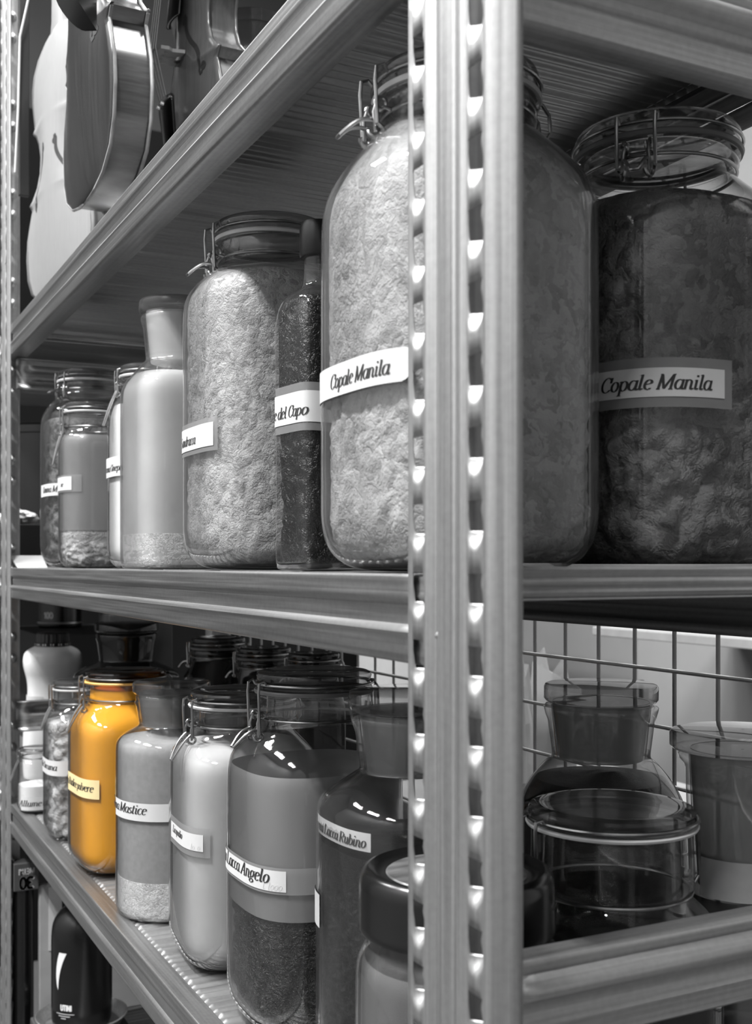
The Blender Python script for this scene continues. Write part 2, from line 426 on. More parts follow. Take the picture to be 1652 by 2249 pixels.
# far pair, seen from inside: dished slots bulge towards us
farz = [zpx(1190 + 48.5*k, 3.3) for k in range(-36, 30)]
pC = empty('upright_post', P(0.02, L-0.03, zfloor), 'galvanised upright at the far end of the front, with knobs on its inner side', 'post', g)
rel(flange(L-0.0+0.0, -1, [(0,-.005),(.004,-.002),(.016,-.001),(.019,0),(.05,0),(.054,.003),(.058,.002),(.064,-.004),(.074,-.006),(.08,-.002),(.082,-.006)], (0.0205,0.044,0.037,0.0262,0.019,0.05), farz), pC).build('slotted_flange', M['steel_v'], pC, angle=60, solid=.0006)
def knob_strip(b, z0, z1, knobs):
    cols = [0.004 + 0.038*k/14 for k in range(15)]
    zs = [z1]
    for kz in sorted(knobs, reverse=True): zs += [kz + 0.016 - 0.032*i/8 for i in range(9)]
    zs.append(z0); rows = []
    for z in zs:
        r_ = []
        for a in cols:
            h = 0
            for kz in knobs:
                q = math.hypot((a-0.023)/0.0095, (z-kz)/0.013)
                if q < 1: h = 0.009*(1-q*q)
            r_.append(P(a, b - h - (0.004 if a > 0.040 else 0), z))
        rows.append(r_)
    mb = MB(); mb.grid(rows); return mb
kz = []
for y in range(-150, 2400, 194):
    kz += [zpx(y+190-194, 3.3), zpx(y+237-194, 3.3)]
rel(knob_strip(L+0.0, zfloor, 2.45, [z for z in kz if z < 2.3]), pC).build('side_flange', M['steel_v'], pC, angle=60, solid=.0008)
pD = empty('upright_post', P(0.02, L+0.04, zfloor), 'galvanised slotted upright at the left edge, beyond the far end post', 'post', g)
rel(flange(L+0.084, -1, [(0,-.01),(.005,-.002),(.016,0),(.019,0),(.05,0),(.054,.003),(.058,.002),(.064,-.003),(.072,-.004),(.078,-.002),(.08,-.006)], (0.0205,0.044,0.037,0.0262,0.019,0.05), farz), pD).build('slotted_flange', M['steel_v'], pD, angle=60, solid=.0006)
m = MB(); m.grid([[P(0.006, L+.0845, z), P(0.045, L+.0845, z)] for z in (2.45, zfloor)]); rel(m, pD).build('side_flange', M['steel_v'], pD, solid=.0008)
# back posts
for b, lab in ((0.03, 'plain galvanised back post at the near end of the shelves'), (L-0.03, 'plain galvanised back post at the far end of the shelves')):
    r_ = empty('back_post', P(SD+0.01, b, zfloor), lab, 'post', 'back posts of the shelving')
    m = MB(); s = 1 if b < 1 else -1
    m.grid([[P(SD+0.02, b+s*.045, z), P(SD+0.02, b-s*.028, z), P(SD-0.03, b-s*.028, z)] for z in (2.45, zfloor)])
    rel(m, r_).build('angle_leaf', M['steel_v'], r_, solid=.0012)

def front_section(depth=0.0455):
    return [(depth, -0.073), (depth, -0.0865), (0.006, -0.0865), (0.0015, -0.0855), (0.0, -0.083), (0.0005, -0.066), (-0.001, -0.060), (-0.003, -0.056), (-0.001, -0.052), (0.0035, -0.049), (0.004, -0.028), (0.0005, -0.0235), (-0.001, -0.020), (0.0, -0.017), (0.0, -0.0162), (0.0, -0.0030), (0.0, -0.0022), (0.0007, -0.0007), (0.0022, 0.0), (0.003, 0.0), (0.034, 0.0), (0.036, -0.004)]
def beam_front(name, zt, lab, b0=0.004, b1=L-0.004):
    root = empty(name, P(0.02, (b0+b1)/2, zt), lab, 'shelf beam', 'long front beams')
    m = MB(); sec = front_section()
    N = 24
    m.grid([[P(a+0.0065, b0 + (b1-b0)*i/N, zt + z) for a, z in sec] for i in range(N+1)])
    rel(m, root).build('pressed_steel', M['steel_y'], root, angle=50, solid=.0009)
    for b in (b0+0.02, b1-0.02):
        m = MB(); m.box(*P(0.010, b-0.016, zt-0.082), *P(0.0135, b+0.016, zt-0.006)); rel(m, root).build('end_plate', M['steel_y'], root)
    return root
beam_front('shelf_beam', ZT, 'long front beam of the top shelf, crossing below the hanging violins')
beam_front('shelf_beam', ZM, 'long front beam of the middle shelf, bright and level at eye height')
beam_front('shelf_beam', ZB, 'long front beam of the bottom shelf, sloping to the lower left')
beam_front('shelf_beam', ZL, 'long front beam of the lowest shelf under the black bottle')
def beam_back(zt, lab):
    root = empty('shelf_beam', P(SD-.02, L/2, zt), lab, 'shelf beam', 'long back beams')
    m = MB(); m.grid([[P(SD-a, b, zt+z) for a, z in front_section(0.04)] for b in (0.01, L-0.01)])
    rel(m, root).build('pressed_steel', M['steel_dimmed'], root, angle=50, solid=.0009)
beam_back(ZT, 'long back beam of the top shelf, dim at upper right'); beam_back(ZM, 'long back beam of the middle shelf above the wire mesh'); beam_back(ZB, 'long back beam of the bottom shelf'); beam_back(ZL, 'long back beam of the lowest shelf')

def deck_h(b, fine=0.0040, major=0.0044):
    p = 0.1555; q = (b/p) % 1.0
    h = fine*(0.5 + 0.5*math.cos(2*math.pi*q*7))*(0.35 if q < 0.10 or q > 0.90 else 1)
    e = min(q, 1-q)
    if e < 0.07: h += major*(1 - (e/0.07)**2)
    return h
def deck(zt, lab, wav=True):
    root = empty('shelf_deck', P(SD/2, L/2, zt), lab, 'shelf', 'ribbed metal decks')
    m = MB(); N = 1150
    a_s = [0.0445, 0.050, 0.054, 0.2, 0.35, 0.5, SD-0.03, SD-0.025, SD-0.02]
    rows = []
    for i in range(N+1):
        b = 0.012 + (L-0.024)*i/N; h = deck_h(b)
        rows.append([P(a, b, zt - 0.0047 + h*(0.0 if a in (0.0445, SD-0.02) else 1.0)) for a in a_s])
    m.grid(rows)
    rel(m, root).build('ribbed_sheet', M['steel_pan'], root, angle=70)
    m = MB(); ez = [0.008, 0.006, 0.003, -0.001, -0.004, -0.007, -0.010, -0.013, -0.016, -0.019, -0.021, -0.023]
    for b, s in ((0.010, -1), (L-0.010, 1)):
        m = MB(); m.grid([[P(a, b + s*(0.0028*math.sin(k*1.75)), zt + z - 0.0005) for k, z in enumerate(ez)] for a in (0.058, 0.072, 0.3, SD-0.03)])
        rel(m, root).build('folded_end', M['steel_x'], root, angle=60, solid=.0008)
    return root
deck(ZT, 'ribbed metal deck of the top shelf, seen from below'); deck(ZM, 'ribbed metal deck of the middle shelf under the tall jars')
deck(ZB, 'ribbed metal deck of the bottom shelf, its ribs catching the light'); deck(ZL, 'ribbed metal deck of the lowest shelf')

def rail(b, zt, lab, near=True, hgt=0.086):
    root = empty('side_rail', P(SD/2, b, zt), lab, 'shelf rail', 'side rails tying the posts')
    sec = [(0.03, -0.074), (0.03, -hgt), (0.004, -hgt), (0.0, -hgt+.003), (0.0, -0.066), (-0.002, -0.062), (0.0, -0.058), (0.003, -0.055), (0.003, -0.041), (0.001, -0.039), (-0.008, -0.035), (-0.0125, -0.030), (-0.0135, -0.026), (-0.0115, -0.021), (-0.004, -0.0145), (0.0, -0.0125), (0.0, -0.012), (0.0, -0.003), (0.0, -0.002), (0.002, 0.0), (0.014, 0.0), (0.03, 0.0)]
    flat = [(x, z) if x > 0.003 else (0.002, z) for x, z in sec]
    s = 1 if near else -1
    rows = []
    for a, f in ((0.028, 0), (0.062, 0), (0.068, 0.35), (0.078, 0.85), (0.09, 1), (0.3, 1), (SD-.09, 1), (SD-.07, 0.5), (SD-.05, 0), (SD-.01, 0)):
        rows.append([P(a, b + s*(u[0]*f + v[0]*(1-f)), zt + u[1]) for u, v in zip(sec, flat)])
    m = MB(); m.grid(rows); rel(m, root).build('pressed_steel', M['steel_x'], root, angle=50, solid=.0009)
    for a in (0.045, SD-0.03):
        m = MB(); m.tube([P(a, b - s*0.001, zt-0.022), P(a, b - s*0.006, zt-0.022)], [.0035, .0025], 10); rel(m, root).build('rivet', M['steel_x'], root)
    return root
rail(0.0045, 0.592, 'side rail at upper right above the tall jars'); rail(0.0045, -0.371, 'side rail at lower right in front of the clip jar')
rail(0.0045, -1.25, 'lowest side rail at the near end of the shelves')
rail(L-0.03, 0.60, 'far side rail under the top shelf, behind the small clip jars', near=False); rail(L-0.03, -0.40, 'far side rail of the bottom bay', near=False)

# wire mesh on the back of the bottom bay
t = empty('wire_mesh_panel', P(SD+.035, L/2, -0.4), 'welded wire mesh panel on the back of the bottom bay', 'wire mesh')
m = MB(); s = 0.0895
zs = [-0.075 - 0.0002 - s*k for k in range(8)]; bs = [0.10 + s*1.04*k for k in range(27)]
wr = .0030*D/0.5*0.56
for z in zs: m.tube([P(SD+.030, 0.03, z), P(SD+.030, L-0.03, z)], wr, 8)
rel(m, t).build('horizontal_wires', M['mesh_wire'], t)
m = MB()
for b in bs: m.tube([P(SD+.037, b, -0.05), P(SD+.037, b, -0.72)], wr, 8)
rel(m, t).build('vertical_wires', M['mesh_wire'], t)

# ---------------------------------------------------------------- lettering (drawn as pen strokes)
def arc(cx, cy, rx, ry, a0, a1, n=14):
    return [(cx + rx*math.cos(R(a0+(a1-a0)*i/n)), cy + ry*math.sin(R(a0+(a1-a0)*i/n))) for i in range(n+1)]
X = 0.66
def foot(x): return [(x, .1), (x+.03, .01), (x+.10, .0), (x+.15, .09)]
def stem(x, y0, y1): return [(x-.09, y1-.06), (x, y1), (x, y0)]
GL = {
 'C': (.72, [arc(.42, .5, .32, .5, 42, 320, 20), [(.66, .62), (.68, .98)]]),
 'G': (.80, [arc(.42, .5, .33, .5, 42, 325, 20), [(.69, .62), (.70, .98)], [(.70, .10), (.70, .42)], [(.58, .42), (.80, .42)]]),
 'M': (.98, [[(.0, 0), (.22, 0)], [(.11, 0), (.16, 1)], [(.16, 1), (.42, .04)], [(.42, .04), (.82, 1)], [(.82, 1), (.80, 0)], [(.68, 0), (.94, 0)], [(.05, 1), (.2, 1)], [(.78, 1), (.94, 1)]]),
 'L': (.66, [[(.14, 0), (.14, 1)], [(.02, 1), (.28, 1)], [(.02, 0), (.58, 0), (.64, .28)]]),
 'A': (.80, [[(.08, 0), (.46, 1)], [(.46, 1), (.66, 0)], [(.22, .34), (.60, .34)], [(-.02, 0), (.2, 0)], [(.54, 0), (.78, 0)]]),
 'R': (.76, [[(.14, 0), (.14, 1)], [(.02, 1), (.3, 1)] + arc(.34, .74, .26, .26, 90, -90, 12) + [(.14, .48)], [(.34, .48), (.62, 0), (.74, 0)], [(.02, 0), (.26, 0)]]),
 'S': (.62, [arc(.32, .74, .22, .26, 30, 270, 14) + arc(.32, .25, .24, .25, 90, -150, 14)]),
 'a': (.56, [arc(.24, X/2, .20, X/2, 60, 360, 16), stem(.45, .1, X) + foot(.45)[1:]]),
 'b': (.56, [stem(.10, .1, 1.02), arc(.28, X/2, .20, X/2, 200, -140, 16)]),
 'c': (.46, [arc(.26, X/2, .21, X/2, 50, 315, 16)]),
 'd': (.58, [arc(.24, X/2, .20, X/2, 60, 360, 16), stem(.45, .1, 1.02) + foot(.45)[1:]]),
 'e': (.48, [[(.06, .33), (.36, .40)] + arc(.25, .45, .17, .21, 0, 120, 8) + arc(.26, X/2, .21, X/2, 120, 315, 12)]),
 'g': (.56, [arc(.24, .40, .18, .26, 0, 360, 16), [(.40, .6), (.56, .64)], [(.16, .18), (.10, .08), (.36, .0)] + arc(.24, -.14, .2, .14, 40, -320, 14)]),
 'i': (.32, [stem(.12, .1, X) + foot(.12)[1:], [(.13, .86), (.13, .97)]]),
 'l': (.32, [stem(.12, .1, 1.02) + foot(.12)[1:]]),
 'm': (.88, [stem(.10, 0, X), arc(.24, .46, .14, .2, 170, 0, 8) + [(.38, 0)], arc(.54, .46, .16, .2, 170, 0, 8) + [(.70, .1)] + foot(.70)[1:]]),
 'n': (.60, [stem(.10, 0, X), arc(.26, .46, .16, .2, 170, 0, 8) + [(.42, .1)] + foot(.42)[1:]]),
 'o': (.52, [arc(.26, X/2, .20, X/2, 0, 360, 18)]),
 'p': (.58, [stem(.12, -.3, X), arc(.30, X/2, .20, X/2, 200, -150, 16), [(.0, -.3), (.24, -.3)]]),
 'r': (.44, [stem(.10, 0, X), arc(.26, .42, .15, .22, 170, 50, 8), [(.34, .54), (.38, .60)]]),
 's': (.42, [arc(.22, .49, .13, .17, 30, 270, 10) + arc(.20, .17, .15, .17, 90, -150, 10)]),
 't': (.36, [[(.14, .9), (.12, .12)] + foot(.12)[1:], [(.0, X), (.32, X)]]),
 'u': (.60, [stem(.10, .2, X) + arc(.26, .2, .16, .2, 180, 350, 8), stem(.44, .1, X) + foot(.44)[1:]]),
 'v': (.52, [[(.02, X), (.10, X), (.22, .02)], [(.22, .02), (.44, .5), (.42, X)]]),
 ' ': (.26, []),
 '.': (.22, [[(.08, .0), (.08, .09)]]), '-': (.3, [[(.02, .3), (.26, .3)]]),
}
GS = {
 '0': (.66, [arc(.32, .5, .24, .5, 0, 360, 20)]), '1': (.42, [[(.06, .8), (.24, 1), (.24, 0)]]),
 '3': (.62, [arc(.28, .74, .24, .26, 140, -90, 14) + arc(.28, .25, .27, .25, 90, -150, 14)]),
 'M': (.84, [[(.1, 0), (.1, 1), (.40, .3), (.70, 1), (.70, 0)]]), 'E': (.6, [[(.52, 1), (.1, 1), (.1, 0), (.52, 0)], [(.1, .5), (.46, .5)]]),
 'T': (.62, [[(.0, 1), (.6, 1)], [(.3, 1), (.3, 0)]]), 'R': (.64, [[(.1, 0), (.1, 1), (.32, 1)] + arc(.32, .74, .22, .26, 90, -90, 8) + [(.1, .48)], [(.3, .48), (.54, 0)]]),
 'I': (.26, [[(.12, 0), (.12, 1)]]), 'U': (.66, [[(.1, 1), (.1, .3)] + arc(.32, .28, .22, .28, 180, 360, 10) + [(.54, 1)]]),
 'N': (.70, [[(.1, 0), (.1, 1), (.56, 0), (.56, 1)]]), ' ': (.3, []), ':': (.2, [[(.08, .1), (.08, .25)], [(.08, .5), (.08, .65)]]),
}
def text_width(s, sans=False):
    T = GS if sans else GL
    return sum(T[c][0] for c in s)*(1.0 if sans else 1.17)
def text_quads(s, cap, sans=False, slant=0.24, bold=0.155, thin=0.05):
    """list of quads in (x, y), baseline at 0, cap height = cap"""
    T = GS if sans else GL; x0 = 0; out = []
    for c in s:
        wd, strokes = T[c]
        for st in strokes:
            for (ax, ay), (bx, by) in zip(st[:-1], st[1:]):
                if sans:
                    dx, dy = bx-ax, by-ay; ll = math.hypot(dx, dy) or 1; nx, ny = -dy/ll*bold/2, dx/ll*bold/2; ex, ey = dx/ll*bold*.35, dy/ll*bold*.35
                    qs = [((ax-nx-ex, ay-ny-ey), (bx-nx+ex, by-ny+ey), (bx+nx+ex, by+ny+ey), (ax+nx-ex, ay+ny-ey))]
                else:
                    h, v = bold/2, thin/2
                    qs = [((ax-h, ay), (bx-h, by), (bx+h, by), (ax+h, ay)), ((ax, ay-v), (bx, by-v), (bx, by+v), (ax, ay+v))]
                for q in qs: out.append([((x0 + px + (0 if sans else slant*py))*cap*(1.0 if sans else 1.17), py*cap) for px, py in q])
        x0 += wd
    return out

# ---------------------------------------------------------------- wrapped labels
def proj_px(a, b):
    X_ = .07 + .891*a - .454*b; Z_ = 1 + .454*a + .891*b
    return 826 + 2450*X_/Z_, Z_
class Wall:
    """arc length map of a jar's body wall"""
    def __init__(s, ja, jb, r, n, rot, N=1440):
        s.N = N; s.p = [Vector(q) for q in ring(r, n, 0, N, rot)]
        s.n = []; s.s = [0.0]
        for i in range(N):
            d = s.p[(i+1) % N] - s.p[i-1]; nn = Vector((d.y, -d.x, 0))
            s.n.append(nn.normalized() if nn.length > 1e-12 else s.p[i].normalized())
        for i in range(N): s.s.append(s.s[-1] + (s.p[(i+1) % N]-s.p[i]).length)
        s.len = s.s[-1]; s.ja, s.jb = ja, jb
    def at_px(s, px):
        best = None
        for i in range(s.N):
            q = s.p[i]; a = s.ja + q.x/D; b = s.jb + q.y/D
            if s.n[i].x*(-.516-a) + s.n[i].y*(-.859-b) <= 0: continue
            x, Z = proj_px(a, b); e = abs(x-px)
            if best is None or e < best[0]: best = (e, s.s[i])
        return best[1]
    def at(s, ss, off):
        ss %= s.len
        lo, hi = 0, s.N
        while hi-lo > 1:
            m_ = (lo+hi)//2
            if s.s[m_] <= ss: lo = m_
            else: hi = m_
        f = (ss - s.s[lo])/max(s.s[lo+1]-s.s[lo], 1e-12); j = (lo+1) % s.N
        p = s.p[lo].lerp(s.p[j], f); n = s.n[lo].lerp(s.n[j], f).normalized()
        return p + n*off
def wrap_patch(wl, s0, s1, z0, z1, off, tilt=0.0, nseg=40):
    m = MB(); rows = []
    for i in range(nseg+1):
        ss = s0 + (s1-s0)*i/nseg; p = wl.at(ss, off); dz = tilt*(ss-s1)
        rows.append([(p.x, p.y, z0+dz), (p.x, p.y, (z0+z1)/2+dz), (p.x, p.y, z1+dz)])
    m.grid(rows); return m
def wrap_text(wl, quads, s_start, zbase, off, tilt=0.0, s1=0):
    m = MB()
    for q in quads:
        vs = []
        for x, y in q:
            p = wl.at(s_start + x, off); vs.append((p.x, p.y, zbase + y + tilt*(s_start+x-s1)))
        m.add(vs, [(0,1,2,3)])
    return m
def put_label(root, wl, Zj, z0j, right_px, width, ylo, yhi, text, text_right_px, cap_px, base_px=None, mat='paper', tape=None, tilt=0.0, pencil=None, lab=None, curl=False):
    k = Zj/2450*D
    s1 = wl.at_px(right_px); s0 = s1 - width*D
    # picture rows are measured at the label's right end; its own distance from the eye sets the scale
    p = wl.at(s1, 0); _, Zr = proj_px(wl.ja + p.x/D, wl.jb + p.y/D)
    zz = lambda y: ((1240-y)*Zr/2450 - z0j)*D
    za, zb = zz(ylo), zz(yhi)
    if tape:
        wrap_patch(wl, s0 - tape[0], s1 + tape[1], za - tape[2], zb + tape[2], .0002, tilt).build('clear_tape', M['tape'], root, solid=0)
    lb = wrap_patch(wl, s0, s1, za, zb, .0006, tilt).build('paper_label', M[mat], root)
    if lab: lb['label'] = lab
    if curl:
        m = MB(); rows = []
        for i in range(9):
            u = i/8; p = wl.at(s1 - .001 + u*.010, .0006 + .009*u*u)
            rows.append([(p.x, p.y, za + (zb-za)*(.02 + .30*u*u)), (p.x, p.y, (za+zb)/2 + .002*u), (p.x, p.y, zb - (zb-za)*.22*u*u)])
        m.grid(rows); m.build('peeling_corner', M[mat], lb)
    if text:
        cap = cap_px*Zr/2450*D
        base = zz(base_px) if base_px else za + (zb-za)*.3
        st = wl.at_px(text_right_px) - text_width(text)*cap
        wrap_text(wl, text_quads(text, cap), st, base, .0009, tilt, s1).build('lettering', M['ink'], lb, smooth=False)
    if pencil:
        cap = .35*(zb-za)
        wrap_text(wl, text_quads(pencil, cap, bold=.06), s1 - text_width(pencil)*cap - .003, za + .08*(zb-za), .0009, tilt, s1).build('pencil_note', M['pencil'], lb, smooth=False)
    return lb

# ---------------------------------------------------------------- jars
def rpx(half_px, Z): return half_px*Z/2450
def sfac(n):
    if n <= 2.01: return 1.0
    q = n/(n-1); return (0.891**q + 0.454**q)**(1/q)
def clip_wires(root, H, Rb, rn, zl, zn, ang, wr, lever=(0.42, 0.10), wd=0.155):
    """spring clip of bent wire: bail, coils, link and lever on one side, hinge loop opposite"""
    er = Vector((math.cos(ang), math.sin(ang), 0)); et = Vector((-math.sin(ang), math.cos(ang), 0)); ez = Vector((0,0,1))
    q = lambda r, t, z: er*r + et*t + ez*z
    w = wd*Rb; o1 = rn + .15*Rb; zb_ = zn - .035*H
    torus(rn*1.02, zn, wr, mb=None).build('neck_wire', M['wire'], root)
    torus(rn*1.10, zl, wr).build('lid_wire', M['wire'], root)
    m = MB()
    # bail: loop from the lid wire, over the outside, down to its hooks
    top = [q(rn*1.08, -w, zl), q(rn + .09*Rb, -w*1.05, zl + .012*H), q(o1, -w, zl + .006*H)]
    m.tube(top + [q(o1 + .01*Rb, -w, zl - .02*H), q(o1 - .01*Rb, -w, zb_)], wr, 8)
    top = [q(rn*1.08, w, zl), q(rn + .09*Rb, w*1.05, zl + .012*H), q(o1, w, zl + .006*H)]
    m.tube(top + [q(o1 + .01*Rb, w, zl - .02*H), q(o1 - .01*Rb, w, zb_)], wr, 8)
    cr = .045*Rb
    for s in (-1, 1):
        # hooks under the bail and coils at the neck wire
        m.tube([q(o1 - .01*Rb + cr*math.sin(a_)*1.1, s*w*(1 - .04*k), zb_ - cr + cr*math.cos(a_)) for k, a_ in enumerate([R(-x_) for x_ in range(-10, 280, 24)])], wr, 8)
        m.tube([q(rn + .085*Rb + cr*math.cos(a_), s*w*(.72 - .02*k), zn + .012*H + cr*math.sin(a_)) for k, a_ in enumerate([R(x_) for x_ in range(0, 400, 30)])], wr, 8)
    m.tube([q(rn*1.02, -w*.75, zn), q(rn + .06*Rb, -w*.7, zn + .004*H), q(rn + .08*Rb, 0, zn + .002*H), q(rn + .06*Rb, w*.7, zn + .004*H), q(rn*1.02, w*.75, zn)], wr, 8)
    # inner link
    zi = zn + .012*H
    for s in (-1, 1): m.tube([q(rn + .12*Rb, s*w*.62, zi), q(o1, s*w*.66, zi - .02*H), q(o1 - .01*Rb, s*w*.74, zb_ - cr)], wr, 8)
    c = m.build('wire_clip', M['wire'], root)
    lr, ld = lever; m = MB()
    P0 = (o1 - .02*Rb, zb_ + .012*H); P1 = (rn + lr*Rb, zn - ld*H)
    pts = []
    for s in (-1, 1):
        seq = []
        for i in range(8):
            u = i/7; rr = P0[0] + (P1[0]-P0[0])*u; zz = P0[1] + (P1[1]-P0[1])*u + .012*H*math.sin(math.pi*u)
            seq.append(q(rr, s*w*(.62*(1-u) + .22*u + .12*math.sin(math.pi*u)), zz))
        pts += seq if s < 0 else seq[::-1]
    m.tube(pts, wr*1.1, 8)
    m.build('lever', M['wire'], c)
    # hinge on the far side
    m = MB(); er2 = -er
    q2 = lambda r, t, z: er2*r + et*t + ez*z
    for s in (-1, 1):
        m.tube([q2(rn*1.08, s*w*.7, zl), q2(rn + .13*Rb, s*w*.6, zl - .002*H), q2(rn + .20*Rb, s*w*.55, zl - .02*H), q2(rn + .22*Rb, s*w*.5, zn + .012*H), q2(rn + .16*Rb, s*w*.5, zn - .008*H), q2(rn + .10*Rb, s*w*.4, zn + .004*H), q2(rn + .12*Rb, s*w*.35, zn + .03*H)], wr, 8)
    m.tube([q2(rn*1.02, -w*.6, zn), q2(rn + .13*Rb, -w*.5, zn + .004*H), q2(rn + .13*Rb, w*.5, zn + .004*H), q2(rn*1.02, w*.6, zn)], wr, 8)
    m.build('hinge_wire', M['wire'], root)

def filling(root, prof, rot, mat, fill, inset=0.94, lump=None, name='filling', seg=88, top='flat', n_scale=1.0, floor=0.02, zlo=None):
    """contents pressed against the wall up to fill (height); lump=(size, depth, z0, z1) breaks the face into chunks"""
    Hh = fill; rows = []
    zz = sorted(prof)
    def rad(z):
        for p, q_ in zip(prof[:-1], prof[1:]):
            if p[0] <= z <= q_[0]:
                f = (z-p[0])/max(q_[0]-p[0], 1e-9); return p[1] + (q_[1]-p[1])*f, (p[2] + (q_[2]-p[2])*f if len(p) > 2 else 2.0)
        return prof[-1][1], 2.0
    zf = prof[0][0] + floor*Hh if zlo is None else zlo
    NR = 70 if lump else 26
    seed = random.random()*100
    zs = [zf + (Hh-zf)*(i/NR)**0.9 for i in range(NR+1)]
    r0, n0 = rad(zs[0]); rows.append([(0, 0, zs[0])]*seg); rows.append(ring(r0*inset*.6, n0, zs[0], seg, rot))
    for i, z in enumerate(zs):
        r_, n_ = rad(max(z, prof[0][0]))
        rg = ring(max(r_*inset, 1e-4), n_, z, seg, rot)
        if lump:
            sz, dp, la, lb_ = lump; nr = []
            u = min(1, max(0, (lb_ - z)/max(lb_-la, 1e-6)))
            for p in rg:
                v = Vector(p); ds = noise.voronoi(v/sz + Vector((seed,)*3), distance_metric='DISTANCE')[0]
                h = (min(ds[0]*1.1, 1) + .5*noise.noise(v*2.2/sz))*dp*(0.15 + .85*u)
                l = math.hypot(v.x, v.y); k = max(.05, (l - max(h, 0))/max(l, 1e-6))
                nr.append((v.x*k, v.y*k, v.z))
            rg = nr
        rows.append(rg)
    base = rows[-1]
    for f in (.85, .6, .3, 0.0):
        hh = (1-f)*(0.012 if top == 'flat' else 0.05*Hh)
        rows.append([(p[0]*f, p[1]*f, Hh + (hh*(0.5 + .8*noise.noise(Vector((p[0]*30*f, p[1]*30*f, seed)))))) for p in base])
    if top == 'open': rows = rows[2:-4]
    m = MB(); m.grid(rows, wrap=True)
    return m.build(name, mat, root, angle=80 if lump else 60)

FIDO = dict(neck=.56, rs=.70, rn=.885)
def fido(px, a, half, ytop, zsh, label, group, fill_mat, fill=.86, n=3.6, rot=0.0, neck=.56, lump=None, clip=180, lever=(.42, .055), glass='glass', seal='seal', lid='glass_lid', H=None, zs=.70, zn=.885, wr=.0011, inset=.94, name='clip_top_jar', extra=None, lidseal=True, b=None, fname='filling', seg=88, collar=1.0):
    b = along(px, a) if b is None else b
    Z = 1 + .454*a + .891*b
    r_app = rpx(half, Z)*D; Rb = r_app/sfac(n); rn = neck*r_app
    H = ((1240-ytop)*Z/2450 - zsh)*D if H is None else H*D
    root = empty(name, P(a, b, zsh), label, 'jar', group)
    zt = .935*H
    cp = [(.0008, .30*Rb, 2.6), (.001, .62*Rb, 3.0), (.012*H, .80*Rb, n), (.045*H, .95*Rb, n), (.10*H, Rb, n), (.16*H, Rb, n), (zs*H*.6, Rb, n), ((zs-.03)*H, Rb, n),
          ((zs + .25*(zn-zs))*H, .985*Rb, n), ((zs + .55*(zn-zs))*H, rn + .72*(Rb-rn), 2.5), ((zs + .80*(zn-zs))*H, rn + .30*(Rb-rn), 2.05), ((zs + .95*(zn-zs))*H, rn*1.02, 2), (zn*H + .006*H, rn*.99, 2), ((zn+.02)*H, rn*.99, 2)]
    body = chaikin(cp, 3)
    neckp = [((zn+.022)*H, rn*1.035, 2), ((zn+.026)*H, rn*1.05, 2), ((zn+.034)*H, rn*1.05, 2), (zt - .008*H, rn*1.035, 2), (zt - .004*H, rn*1.07, 2), (zt, rn*1.07, 2), (zt+.002*H, rn*1.05, 2), (zt+.002*H, rn*.90, 2), (zt-.02*H, rn*.88, 2), (zn*H, rn*.9, 2)]
    gb = rev(body + neckp, 88, rot).build('glass_body', M[glass], root, angle=50)
    inner = [(p[0] + (.02*H*(1-min(1, p[0]/(.1*H)))), p[1]*.978, p[2]) for p in body[4:]]
    rev(inner, 88, rot).build('inner_wall', M['glass_inner'], gb, angle=50)
    if lidseal: rev([(zt+.002*H, rn*.95), (zt+.002*H, rn*1.10), (zt+.009*H, rn*1.115), (zt+.013*H, rn*1.10), (zt+.013*H, rn*.95)], 72).build('rubber_seal', M[seal], root)
    lp = [(zt+.013*H, .001), (zt+.013*H, rn*.9), (zt+.014*H, rn*1.06), (zt+.024*H, rn*1.08), (zt+.030*H, rn*1.04), (zt+.036*H, rn*1.05), (zt+.050*H, rn*1.075), (zt+.058*H, rn*1.055), (zt+.064*H, rn*.97), (zt+.065*H, rn*.86), (zt+.061*H, rn*.74), (zt+.060*H, .001)]
    rev(lp, 72).build('glass_lid', M[lid], root, angle=40)
    clip_wires(root, H, Rb, rn, zt + .030*H, zn*H + .012*H, R(clip), wr, lever)
    if fill_mat:
        filling(root, body, rot, M[fill_mat], fill*H, lump=[x if i < 2 else x*H for i, x in enumerate(lump)] if lump else None, inset=inset, name=fname, seg=seg)
    return dict(root=root, wall=Wall(a, b, Rb, n, rot), Z=Z, z0=zsh, H=H, R=Rb, rn=rn, body=body, rot=rot, a=a, b=b)

